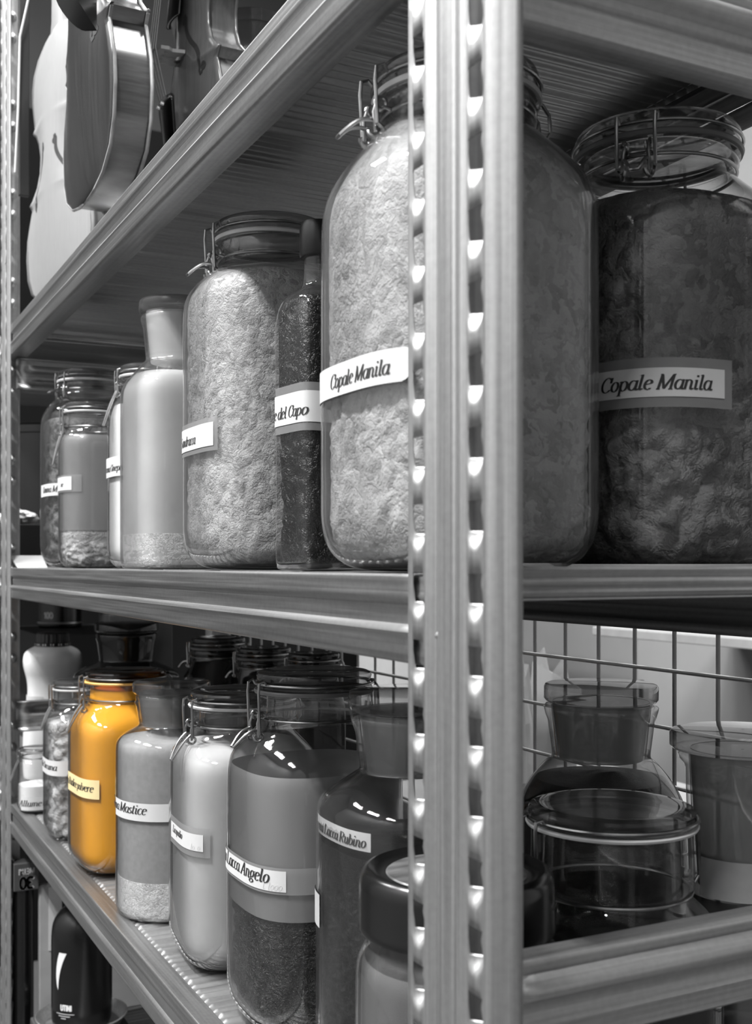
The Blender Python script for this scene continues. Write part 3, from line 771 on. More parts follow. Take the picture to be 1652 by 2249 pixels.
def stopper_jar(px, a, half, ytop, zsh, label, group, fill_mat, fill=.6, n=2.3, rot=0.0, neck=.56, lipf=.66, lidf=.67, zs=.66, zn=.80, glass='glass', frost='frost', lump=None, H=None, inset=.95, lid='glass_lid', flat=False, b=None, fname='filling', seg=88):
    b = along(px, a) if b is None else b
    Z = 1 + .454*a + .891*b
    r_app = rpx(half, Z)*D; Rb = r_app/sfac(n)
    H = ((1240-ytop)*Z/2450 - zsh)*D if H is None else H*D
    root = empty('stoppered_jar', P(a, b, zsh), label, 'jar', group)
    rn = neck*r_app; rl = lipf*r_app; zl = .945*H
    cp = [(.0008, .4*Rb, 2.2), (.001, .86*Rb, n), (.006*H, .965*Rb, n), (.03*H, Rb, n), (.10*H, Rb, n), (zs*H*.6, Rb, n), ((zs-.06)*H, Rb, n), (zs*H, .995*Rb, n), ((zs+.28*(zn-zs))*H, .95*Rb, n), ((zs+.62*(zn-zs))*H, rn + .55*(Rb-rn), 2.1), ((zn-.012)*H, rn*1.12, 2), (zn*H, rn*.99, 2), ((zn+.02)*H, rn, 2)]
    body = chaikin(cp, 3)
    neckp = [(zl - .05*H, rn*1.08, 2), (zl - .036*H, rn*1.12, 2), (zl - .022*H, rl, 2), (zl - .012*H, rl*1.01, 2), (zl - .004*H, rl*.97, 2), (zl - .002*H, rn*1.02, 2), (zn*H, rn*.9, 2)]
    gb = rev(body + neckp, 88, rot).build('glass_body', M[glass], root, angle=50)
    rev([(p[0] + (.012*H*(1-min(1, p[0]/(.06*H)))), p[1]*.98, p[2]) for p in body[4:]], 88, rot).build('inner_wall', M['glass_inner'], gb, angle=50)
    st = rev([(zn*H - .005*H, .001), (zn*H - .005*H, rn*.84), (zl - .01*H, rn*.985), (zl + .004*H, rn*.98)], 72).build('stopper_plug', M[frost], root)
    r2 = lidf*r_app
    rev([(zl + .003*H, .001), (zl + .003*H, r2*.8), (zl + .004*H, r2*.96), (zl + .012*H, r2), (H - .010*H, r2), (H - .003*H, r2*.975), (H, r2*.92), (H + .003*H, .001)], 80).build('stopper_top', M[lid], root, angle=40)
    if fill_mat:
        filling(root, body, rot, M[fill_mat], fill*H, lump=[x if i < 2 else x*H for i, x in enumerate(lump)] if lump else None, inset=inset, name=fname, seg=seg)
    return dict(root=root, wall=Wall(a, b, Rb, n, rot), Z=Z, z0=zsh, H=H, R=Rb, rn=rn, body=body, rot=rot, a=a, b=b)

GM, GB = 'jars on the middle shelf', 'jars on the bottom shelf'
# ---- middle shelf, from the near post outwards
j = fido(1003, .165, 300, 168, ZM, 'tallest clip-top jar of pale lumpy resin, right behind the slotted posts', GM, 'resin_pale', fill=.87, n=3.2, lump=(.0095, .0036, .36, .62), clip=176, lever=(.40, .055), glass='glass_dusty', wr=.00115, inset=.945, fname='resin_filling', seg=150)
put_label(j['root'], j['wall'], j['Z'], j['z0'], 886, .26, 838, 762, 'Copale Manila', 856, 34, 818, curl=True)
j = fido(1443, .475, 275, 298, ZM, 'big clip-top jar of shaded resin lumps labelled Copale Manila, at right of the posts', GM, 'resin_shaded', fill=.80, n=3.0, lump=(.014, .010, .5, .78), clip=-143, lever=(.20, .045), wr=.00115, neck=.60, fname='resin_filling', seg=150, seal='seal_grey', zs=.72)
put_label(j['root'], j['wall'], j['Z'], j['z0'], 1590, .25, 876, 813, 'Copale Manila', 1560, 32, 860, tape=(.004, .006, .006))
j = fido(597, .19, 200, 496, ZM, 'clip-top jar of pale resin tears labelled Sandracca, left of the dark square bottle', GM, 'resin_sand', fill=.83, n=3.4, lump=(.008, .003, .55, .80), clip=180, lever=(.42, .055), glass='glass_dusty', wr=.0011, fname='resin_filling', seg=150, zs=.755, zn=.872, inset=.955, neck=.575)
put_label(j['root'], j['wall'], j['Z'], j['z0'], 470, .20, 978, 926, 'Sandracca', 431, 22, 966, tape=(.004, .005, .004))
# dark square bottle
def square_bottle():
    a, px, half = .15, 700, 95
    b = along(px, a); Z = 1 + .454*a + .891*b; n = 6.0; Rb = rpx(half, Z)*D/sfac(n); H = ((1240-492)*Z/2450 - ZM)*D
    root = empty('square_bottle', P(a, b, ZM), 'dark square bottle with a black screw cap, between the two big pale jars', 'bottle', GM)
    cp = [(.0005, .5*Rb, n), (.001, .93*Rb, n), (.02*H, Rb*.97, n), (.06*H, .99*Rb, n), (.12*H, .97*Rb, n), (.5*H, .98*Rb, n), (.66*H, Rb, n), (.725*H, .985*Rb, n), (.775*H, .90*Rb, 4.5), (.80*H, .68*Rb, 3), (.812*H, .46*Rb, 2), (.84*H, .40*Rb, 2), (.93*H, .40*Rb, 2)]
    body = chaikin(cp, 3); rot = R(6)
    rev(body, 88, rot).build('glass_body', M['glass'], root, angle=50)
    filling(root, body, rot, M['resin_black'], .775*H, inset=.93, lump=(.012, .004, .2*H, .7*H), name='resin_filling', floor=.03)
    cap = MB(); rev([(.90*H, .001), (.90*H, .50*Rb), (.905*H, .53*Rb), (.985*H, .53*Rb), (H, .49*Rb), (H, .001)], 48, mb=cap); cap.build('screw_cap', M['black_plastic'], root)
    wl = Wall(a, b, Rb*.985, n, rot)
    put_label(root, wl, Z, ZM, 742, .22, 930, 862, 'Aloe del Capo', 676, 25, 915, tape=(.003, .003, .006))
square_bottle()
j = stopper_jar(391, .13, 129, 664, ZM, 'stoppered jar of pale powder with a flat glass stopper, left of the Sandracca jar', GM, 'powder_film', fill=.72, n=4.2, rot=R(4), neck=.54, lipf=.62, lidf=.655, zs=.66, zn=.775, glass='glass_dusty', frost='frost_pale', lid='glass_dusty', fname='powder_filling')
filling(j['root'], j['body'], j['rot'], M['crystal'], .13*j['H'], inset=.955, lump=(.004, .001, 0, .1*j['H']), name='grain_layer')
j = fido(328, .14, 95, 806, ZM, 'clip-top jar of white powder labelled Gomma Ginepro, half hidden behind the stoppered jar', GM, 'powder_white', fill=.80, n=3.2, clip=178, lever=(.48, .20), wr=.0010, neck=.62, fname='powder_filling')
put_label(j['root'], j['wall'], j['Z'], j['z0'], 292, .14, 1044, 1000, 'Gomma Ginepro', 276, 15, 1032)
j = fido(203, .085, 75, 889, ZM, 'small clip-top jar with pebbles of resin at its bottom, second from the far end', GM, None, n=2.6, clip=185, lever=(.42, .23), wr=.0009, neck=.76, zs=.74, zn=.84, glass='glass_dusty')
filling(j['root'], j['body'], 0, M['pebbles'], .24*j['H'], inset=.93, lump=(.008, .004, .1*j['H'], .2*j['H']), name='resin_pebbles', top='heap')
filling(j['root'], j['body'], 0, M['film_grey'], .80*j['H'], inset=.958, name='dust_film', top='open', zlo=.23*j['H'])
put_label(j['root'], j['wall'], j['Z'], j['z0'], 158, .09, 1076, 1046, 'oe', 140, 11, 1068, tape=(.002, .012, .002))
j = fido(200, .15, 115, 818, ZM, 'clip-top jar of dark resin tears labelled Gomma M, last jar at the far end', GM, 'myrrh', fill=.74, n=3.4, lump=(.012, .008, .5, .72), clip=205, lever=(.42, .03), wr=.0010, neck=.57, fname='resin_filling', zs=.72)
put_label(j['root'], j['wall'], j['Z'], j['z0'], 128, .12, 1088, 1061, 'Gomma M', 127, 14, 1080)
stopper_jar(318, .52, 74, 742, ZM, 'dim stoppered jar in the back row, its top showing left of the pale stoppered jar', GM, 'powder_grey', fill=.6, H=.47, b=along(318, .52), glass='glass_shaded', lid='glass_shaded')

# ---- bottom shelf
j = fido(277, .137, 130, 1470, ZB, 'clip-top jar filled with bright yellow powder', GB, 'powder_yellow', fill=.905, n=3.6, rot=R(3), clip=184, lever=(.42, .155), wr=.0010, neck=.62, seal='seal_amber', lid='glass_yellow_reflected', inset=.955, fname='powder_filling', zs=.70, zn=.845)
put_label(j['root'], j['wall'], j['Z'], j['z0'], 219, .16, 1756, 1714, 'Curcuma Radice polvere', 205, 17, 1741, mat='paper_cream', lab='cream paper label')
j = fido(172, .10, 80, 1492, ZB, 'clip-top jar of root pieces labelled Radice di Curcuma, left of the yellow jar', GB, 'roots', fill=.74, n=3.4, lump=(.020, .008, .6, .72), clip=184, lever=(.42, .155), wr=.0010, neck=.62, fname='root_filling', zs=.70, zn=.845)
put_label(j['root'], j['wall'], j['Z'], j['z0'], 160, .14, 1704, 1671, 'Radice di Curcuma', 125, 14, 1692)
j = fido(83, .06, 45, 1640, ZB, 'smallest clip-top jar with white powder labelled Allume di rocca, against the far post', GB, 'powder_white', fill=.42, n=2.6, clip=190, lever=(.60, .36), wr=.0009, neck=.80, zs=.74, zn=.84, fname='powder_filling')
put_label(j['root'], j['wall'], j['Z'], j['z0'], 112, .085, 1776, 1747, 'Allume di', 108, 13, 1767)
j = stopper_jar(378, .137, 123, 1495, ZB, 'stoppered jar of grey powder labelled Gomma Mastice, right of the yellow jar', GB, 'powder_grey', fill=.755, n=2.2, neck=.585, lipf=.63, lidf=.69, zs=.73, zn=.81, glass='glass', frost='frost', fname='powder_filling', inset=.955)
filling(j['root'], j['body'], 0, M['crystal'], .17*j['H'], inset=.962, lump=(.004, .0006, 0, .1*j['H']), name='crystal_heap', top='heap')
put_label(j['root'], j['wall'], j['Z'], j['z0'], 420, .19, 1801, 1762, 'Gomma Mastice', 321, 20, 1786, pencil='1. 2'.replace('1', 'l').replace('2', 'o'))
j = fido(533, .172, 171, 1512, ZB, 'clip-top jar of white powder labelled Licopodio, in the middle of the bottom shelf', GB, 'powder_pale', fill=.80, n=3.8, rot=R(-4), clip=186, lever=(.40, .115), wr=.00105, neck=.62, fname='powder_filling', zs=.72, zn=.86)
put_label(j['root'], j['wall'], j['Z'], j['z0'], 447, .135, 1871, 1834, 'Licopodio', 402, 16, 1855, tape=(.004, .006, .005), pencil='lo. o')
j = fido(690, .175, 195, 1470, ZB, 'large clip-top jar half full of dark lac labelled Gomma Lacca Angelo', GB, 'lacca', fill=.36, n=3.0, lump=(.012, .004, .3, .34), clip=184, lever=(.42, .07), wr=.00105, neck=.605, fname='lac_filling', zs=.70, zn=.855, seal='seal_grey', seg=130)
filling(j['root'], j['body'], j['rot'], M['film_grey'], .73*j['H'], inset=.958, name='dust_film', top='open', zlo=.345*j['H'])
put_label(j['root'], j['wall'], j['Z'], j['z0'], 629, .21, 1960, 1914, 'Gomma Lacca Angelo', 591, 29, 1943, tape=(.003, .055, .002), pencil='l. looo')
j = stopper_jar(905, .200, 212, 1515, ZB, 'big stoppered jar of dark grains labelled Gomma Lacca Rubino, left of the slotted posts', GB, 'rubino', fill=.62, n=2.6, neck=.545, lipf=.63, lidf=.66, zs=.70, zn=.80, fname='grain_filling', lump=(.006, .002, .5, .6), seg=130)
put_label(j['root'], j['wall'], j['Z'], j['z0'], 704, .05, 2038, 1965, None, 700, 10, mat='paper_grey')
wl = j['wall']; k = j['Z']/2450*D
tw = text_width('Gomma Lacca Rubino')*.0066; s1 = wl.at_px(800); mlab = wrap_patch(wl, s1-tw-.004, s1+.004, (-(1850-1240)*1.42/2450 - ZB)*D, (-(1810-1240)*1.42/2450 - ZB)*D, -.0014).build('paper_label', M['paper_grey'], j['root'])
wrap_text(wl, text_quads('Gomma Lacca Rubino', .0066, bold=.16), s1-tw, (-(1842-1240)*1.42/2450 - ZB)*D, -.0010).build('lettering', M['ink'], mlab, smooth=False)

# black lidded jar in front of the posts
def lidded_jar():
    a, px, half = .118, 1003, 222
    b = along(px, a); Z = 1 + .454*a + .891*b; Rb = rpx(half, Z)*D; H = ((1240-1905)*Z/2450 - ZB)*D
    root = empty('screw_lid_jar', P(a, b, ZB), 'squat jar with a black metal screw lid, at the foot of the slotted posts', 'jar', GB)
    cp = [(.0008, .5*Rb), (.001, .88*Rb), (.02*H, .98*Rb), (.1*H, Rb), (.45*H, Rb), (.66*H, Rb), (.72*H, .985*Rb), (.755*H, .93*Rb), (.775*H, .885*Rb), (.80*H, .885*Rb), (.88*H, .885*Rb)]
    body = chaikin(cp, 3)
    gb = rev(body, 96).build('glass_body', M['glass_dusty'], root, angle=50)
    rev([(p[0]+.002, p[1]*.96) for p in body[4:]], 96).build('inner_wall', M['glass_inner'], gb, angle=50)
    filling(root, [(p[0], p[1], 2.0) for p in body], 0, M['powder_grey'], .05*H, inset=.93, name='powder_filling')
    filling(root, [(p[0], p[1], 2.0) for p in body], 0, M['film_thin'], .735*H, inset=.945, name='dust_film', top='open', zlo=.05*H)
    rl = .965*Rb
    rev([(.825*H, .93*Rb), (.822*H, rl), (.832*H, rl*1.01), (.845*H, rl), (.955*H, rl), (.982*H, rl*.985), (H, rl*.945), (H + .001, rl*.90), (H - .0015, rl*.85), (H - .003, rl*.80), (H - .0022, rl*.72)], 96).build('screw_lid', M['black_lacquer'], root, angle=40)
    rev([(H - .0022, rl*.725), (H - .0016, rl*.71), (H - .0012, rl*.4), (H - .001, .001)], 96).build('lid_top', M['lid_worn'], root)
M['lid_worn'] = mat_plain('worn_lid_top', 120, 0.35, 0.6, var=0.55, scale=45, stretch=(1, 3, 1))
lidded_jar()
# bottom shelf, right of the posts
j = fido(1343, .36, 232, 1782, ZB, 'wide-mouthed clip-top jar of dark liquid behind the lower side rail', GB, 'liquid', fill=.52, n=2.8, clip=172, lever=(.30, .07), wr=.0012, neck=.725, zs=.60, zn=.735, fname='liquid_filling', H=.398, seal='powder_white')
j2 = stopper_jar(1320, .525, 186, 1500, ZB, 'stoppered jar of dark grains with a frosted neck, behind the wide clip-top jar', GB, 'rubino', fill=.73, n=2.0, frost='frost_mid', neck=.575, lipf=.66, lidf=.665, zs=.625, zn=.79, fname='grain_filling')
j3 = stopper_jar(1632, .572, 122, 1604, ZB, 'straight stoppered jar with a blank paper label, at the right edge above the rail', GB, 'liquid', fill=.16, n=2.0, neck=.93, lipf=1.12, lidf=1.28, zs=.50, zn=.58, frost='frost_mid', fname='liquid_filling')
filling(j3['root'], j3['body'], 0, M['film_grey_dark'], .56*j3['H'], inset=.955, name='dust_film', top='open', zlo=.17*j3['H'])
put_label(j3['root'], j3['wall'], j3['Z'], j3['z0'], 1700, .095, 1985, 1897, None, 1600, 10, mat='paper_grey')
# back row on the bottom shelf, in deep shade
kw = dict(glass='glass_shaded', lid='glass_shaded')
M['frost_shaded'] = mat_frost('shaded_ground_glass', 60, .7)  # ground glass copy with the back row's shade in its colour
stopper_jar(278, .30, 118, 1366, ZB, 'dim stoppered jar in the back row above the yellow jar', GB, 'liquid', fill=.7, neck=.50, lipf=.56, lidf=.58, zs=.70, zn=.79, frost='frost_shaded', **kw)
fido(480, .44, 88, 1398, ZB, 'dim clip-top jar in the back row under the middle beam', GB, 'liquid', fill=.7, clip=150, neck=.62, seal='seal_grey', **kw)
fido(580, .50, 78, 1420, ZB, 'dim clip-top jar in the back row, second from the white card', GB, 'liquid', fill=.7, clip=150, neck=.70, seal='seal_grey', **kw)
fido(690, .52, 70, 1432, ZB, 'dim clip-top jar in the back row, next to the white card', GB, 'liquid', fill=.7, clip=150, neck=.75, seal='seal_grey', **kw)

# ---------------------------------------------------------------- neighbouring unit beyond the far end, and what stands on it
L2, L3 = L + .10, L + 1.55
def neighbour_deck(zt, lab):
    root = empty('shelf_deck', P(SD/2, (L2+L3)/2, zt), lab, 'shelf', 'decks of the neighbouring unit')
    m = MB(); rows = []
    for i in range(241):
        b = L2 + (L3-L2)*i/240; h = deck_h(b)
        rows.append([P(a, b, zt - .0047 + h) for a in (.03, SD-.02)])
    m.grid(rows); rel(m, root).build('ribbed_sheet', M['steel_pan'], root, angle=70)
    m = MB(); m.grid([[P(a+.004, b, zt+z) for a, z in front_section()] for b in (L2, L3)]); rel(m, root).build('front_edge', M['steel_y'], root, angle=50, solid=.0009)
neighbour_deck(ZM, 'middle deck of the neighbouring unit beyond the far post'); neighbour_deck(ZB, 'bottom deck of the neighbouring unit beyond the far post')
neighbour_deck(ZT, 'top deck of the neighbouring unit beyond the far post')

def white_bottle():
    a, px, half = .19, 116, 63
    b = along(px, a); Z = 1 + .454*a + .891*b; Rb = rpx(half, Z)*D; H = ((1240-1388)*Z/2450 - ZB)*D
    t = empty('plastic_bottle', P(a, b, ZB), 'white plastic bottle with a ribbed black screw cap, at left behind the small jars', 'bottle', 'bottles and tins at the far end')
    prof = chaikin([(.001, .01), (.001, .9*Rb), (.02*H, Rb), (.3*H, Rb), (.45*H, .93*Rb), (.58*H, .83*Rb), (.68*H, .86*Rb), (.76*H, .98*Rb), (.82*H, 1.0*Rb), (.87*H, .93*Rb), (.90*H, .66*Rb), (.905*H, .56*Rb), (.92*H, .5*Rb)], 3)
    rev(prof, 64).build('bottle_body', M['white_plastic'], t)
    m = MB(); N = 96; rows = []
    for z, r_, g_ in ((.905*H, .57*Rb, 0), (.91*H, .60*Rb, 0), (.928*H, .60*Rb, 0), (.932*H, .54*Rb, 1), (.99*H, .53*Rb, 1), (H, .49*Rb, 1), (H, .001, 0)):
        rows.append([((r_*(1 + (.035 if g_ and k % 4 < 2 else 0)))*math.cos(2*math.pi*k/N), (r_*(1 + (.035 if g_ and k % 4 < 2 else 0)))*math.sin(2*math.pi*k/N), z) for k in range(N)])
    m.grid(rows, wrap=True); m.build('screw_cap', M['black_plastic'], t, angle=30)
    m = MB()
    for k in range(14):
        an = 2*math.pi*k/14
        c_, s_ = math.cos(an), math.sin(an)
        m.add([(.602*Rb*math.cos(an+d), .602*Rb*math.sin(an+d), z) for d, z in ((-.1, .912*H), (.1, .912*H), (.1, .925*H), (-.1, .925*H))], [(0,1,2,3)])
    m.build('seal_windows', M['white_plastic'], t)
    wl = Wall(a, b, Rb*.845, 2.0, 0)
    s1 = wl.at_px(97); lb = wrap_patch(wl, s1-.055, s1, ((1240-1584)*Z/2450 - ZB)*D, ((1240-1524)*Z/2450 - ZB)*D, .0016).build('paper_label', M['paper'], t)
    wrap_text(wl, text_quads('lino', .008, bold=.08), s1-.035, ((1240-1566)*Z/2450 - ZB)*D, .002).build('handwriting', M['pencil'], lb, smooth=False)
white_bottle()

def drum(name, a, b, z, r, h, mat, lab, cat, text=None, cap=0.02, tpx=None, ty=None, ringm=None):
    t = empty(name, P(a, b, z), lab, cat, 'bottles and tins at the far end')
    r *= D; h *= D
    rev([(.0005, .001), (.0005, r*.96), (.004, r), (h*.06, r), (h*.07, r*.985), (h*.93, r*.985), (h*.94, r), (h-.003, r), (h, r*.96), (h-.002, r*.9), (h-.002, .001)], 56).build('tin_body', M[mat], t, angle=30)
    if ringm: torus(r*1.0, h*.10, .002).build('rim', M[ringm], t)
    if text:
        wl = Wall(a, b, r*.985, 2.0, 0); Z = 1 + .454*a + .891*b
        st = wl.at_px(tpx); wrap_text(wl, text_quads(text, cap, sans=True, bold=.2), st - text_width(text, True)*cap, ((1240-ty)*Z/2450 - z)*D, .0008).build('lettering', M['white_plastic'], t, smooth=False)
    return t
def plain_box(name, a0, b0, z0, a1, b1, z1, mat, lab, cat, group=None, bevel=.002):
    p, q = P(a0, b0, z0), P(a1, b1, z1); c = ((p.x+q.x)/2, (p.y+q.y)/2, p.z)
    m = MB(); m.box(p.x-c[0], p.y-c[1], 0, q.x-c[0], q.y-c[1], q.z-p.z)
    o = m.build(name, M[mat], None, smooth=False, bevel=bevel, loc=c); tag(o, lab, cat, group); return o
# tins stacked beyond the white bottle, just under the beam
plain_box('black_crate', .25, 3.40, ZB, .62, 4.08, -.262, 'black_matt', 'black crate at the far end carrying the tin marked 100', 'crate')
b100 = along(132, .42)
drum('black_tin', .42, b100, -.2615, .088, .21, 'black_lacquer', 'black tin marked 100 under the far end of the middle beam', 'tin', '100', .0115, 117, 1356, 'string')
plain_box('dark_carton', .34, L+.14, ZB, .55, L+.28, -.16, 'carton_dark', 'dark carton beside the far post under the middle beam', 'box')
# beyond the far post on the middle deck
plain_box('black_case', .02, L+.12, ZM, .13, L+.5, .125, 'black_matt', 'black case at the left edge behind the last jars', 'case')
def crumpled(name, c, sx, sy, sz, mat, lab, cat, seed=0, parent=None):
    m = MB(); rows = []
    for i in range(15):
        th = math.pi*i/14; r_ = []
        for k in range(28):
            ph = 2*math.pi*k/28; v = Vector((math.sin(th)*math.cos(ph), math.sin(th)*math.sin(ph), math.cos(th)))
            h = 1 + .35*noise.noise(v*2.2 + Vector((seed,)*3)) + .18*abs(noise.noise(v*6 + Vector((seed+9,)*3)))
            r_.append((v.x*sx*h, v.y*sy*h, max(0, v.z*sz*h + sz)))
        rows.append(r_)
    m.grid(rows, wrap=True)
    o = m.build(name, M[mat], parent, angle=18, loc=c)
    if lab: tag(o, lab, cat)
    return o
crumpled('plastic_bag', P(.075, L+.24, .1255), .028, .05, .012, 'white_plastic', 'crumpled white plastic bag lying on the black case', 'bag', 3)
drum('round_drum', .30, L+.75, ZM, .24, .50, 'black_lacquer', 'big dark drum at the far end behind the last jars', 'drum')
def leaning_card():
    t = empty('paper_card', P(.06, L-.10, ZM), 'white paper card leaning behind the last jar at the far end', 'card')
    m = MB(); p = [P(.022, L-.095, ZM), P(.105, L-.095, ZM), P(.10, L-.05, .026), P(.005, L-.05, .026)]
    m.add([tuple(v - t.location) for v in p], [(0,1,2,3)]); m.build('card_sheet', M['paper'], t, smooth=False, solid=.0008)
leaning_card()

# ---------------------------------------------------------------- lowest shelf
def black_bottle():
    a, px = .17, 180; b = along(px, a); Z = 1 + .454*a + .891*b
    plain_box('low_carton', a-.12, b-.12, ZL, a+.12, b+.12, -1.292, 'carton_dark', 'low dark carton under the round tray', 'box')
    tz = -1.2915; r = .124*D
    tr = empty('round_tray', P(a, b, tz), 'round metal tray under the black bottle at lower left', 'tray')
    rev([(.0004, .001), (.0004, r*.80), (.002, r*.86), (.012, r*.96), (.0145, r), (.0165, r*1.015), (.0175, r), (.015, r*.965), (.003, r*.85), (.0016, r*.8), (.0016, .001)], 72).build('tray_dish', M['steel_x'], tr, angle=60)
    z0 = tz + .0036; Rb = .083*D; H = .40*D
    t = empty('black_bottle', P(a, b, z0), 'glossy black bottle with a white curved stripe, standing in the round tray', 'bottle', 'bottles and tins at the far end')
    rev(chaikin([(.0008, .001), (.0008, .86*Rb), (.03*H, .97*Rb), (.08*H, Rb), (.5*H, Rb), (.64*H, Rb), (.73*H, .95*Rb), (.80*H, .74*Rb), (.845*H, .42*Rb), (.86*H, .38*Rb), (.90*H, .38*Rb)], 3), 64).build('bottle_body', M['black_lacquer'], t)
    m = MB(); rev([(.885*H, .001), (.885*H, .45*Rb), (.99*H, .45*Rb), (H, .4*Rb), (H, .001)], 40, mb=m); m.build('screw_cap', M['black_plastic'], t)
    wl = Wall(a, b, Rb, 2.0, 0); zz = lambda y: ((1240-y)*(Z-.05)/2450 - z0)*D
    s1 = wl.at_px(147); m = MB(); rows = []
    for i in range(17):
        u = i/16; y = 2086 + (2168-2086)*u; off = -.010*(1-(1-u)**2)
        wdt = .0075*(1-u)**.7; row = []
        for f in (0, .5, 1):
            p = wl.at(s1 + off*1.4 - wdt*f*1.6, .0008); row.append((p.x, p.y, zz(y)))
        rows.append(row)
    m.grid(rows); m.build('white_stripe', M['white_plastic'], t)
    cap = .0068
    wrap_text(wl, text_quads('UTINI', cap, sans=True, bold=.26), wl.at_px(158) - text_width('UTINI', True)*cap, zz(2210), .0008).build('lettering', M['white_plastic'], t, smooth=False)
    m = MB(); s2 = wl.at_px(164)
    for k in range(3):
        y = 2217 + 5*k; m2 = wrap_patch(wl, s2 - .028 + .004*k, s2 - .006*k, zz(y+2), zz(y), .0008); m.add(m2.v, m2.f)
    m.build('small_print', M['paper_grey'], t)
black_bottle()
plain_box('narrow_board', .085, L-.075, ZL, .150, L-.055, -.935, 'carton', 'narrow pale board standing behind the black bottle at the far post', 'board')
o = plain_box('paper_sheet', .112, L-.0775, -1.13, .150, L-.0752, -.945, 'paper', 'white paper sheet fixed on the narrow board', 'paper', bevel=0)
t = empty('rolled_tube', P(.043, L-.055, ZL), 'dark glossy roll standing beside the far post under the box marked 30', 'roll')
m = MB(); m.tube([(0, 0, 0), (0, 0, (-.942-ZL)*D)], .030*D, 24); m.build('wrapped_roll', M['black_lacquer'], t, angle=40)
def metri_box():
    a0, a1, b0, b1, z0, z1 = .012, .082, L-.09, L-.03, -.9415, -.862
    o = empty('tape_box', P((a0+a1)/2, (b0+b1)/2, z0), 'small dark box printed 30 METRI upside down, under the bottom beam at far left', 'box')
    p, q = P(a0, b0, z0) - o.location, P(a1, b1, z1) - o.location
    m = MB(); m.box(p.x, p.y, 0, q.x, q.y, q.z); m.build('box_body', M['carton_dark'], o, smooth=False, bevel=.001)
    m = MB(); wd = q.x - p.x
    for txt, cap, zt in (('30', .016, .003), ('METRI', .0075, .024)):
        w_ = text_width(txt, True)*cap; x0 = (wd - w_)/2
        for qd in text_quads(txt, cap, sans=True, bold=.24):
            vs = [(q.x - x0 - x - 0*wd, p.y - .0004, zt + cap - y) for x, y in qd]
            m.add(vs, [(0,1,2,3)])
    m.build('lettering', M['paper_grey'], o, smooth=False)
metri_box()

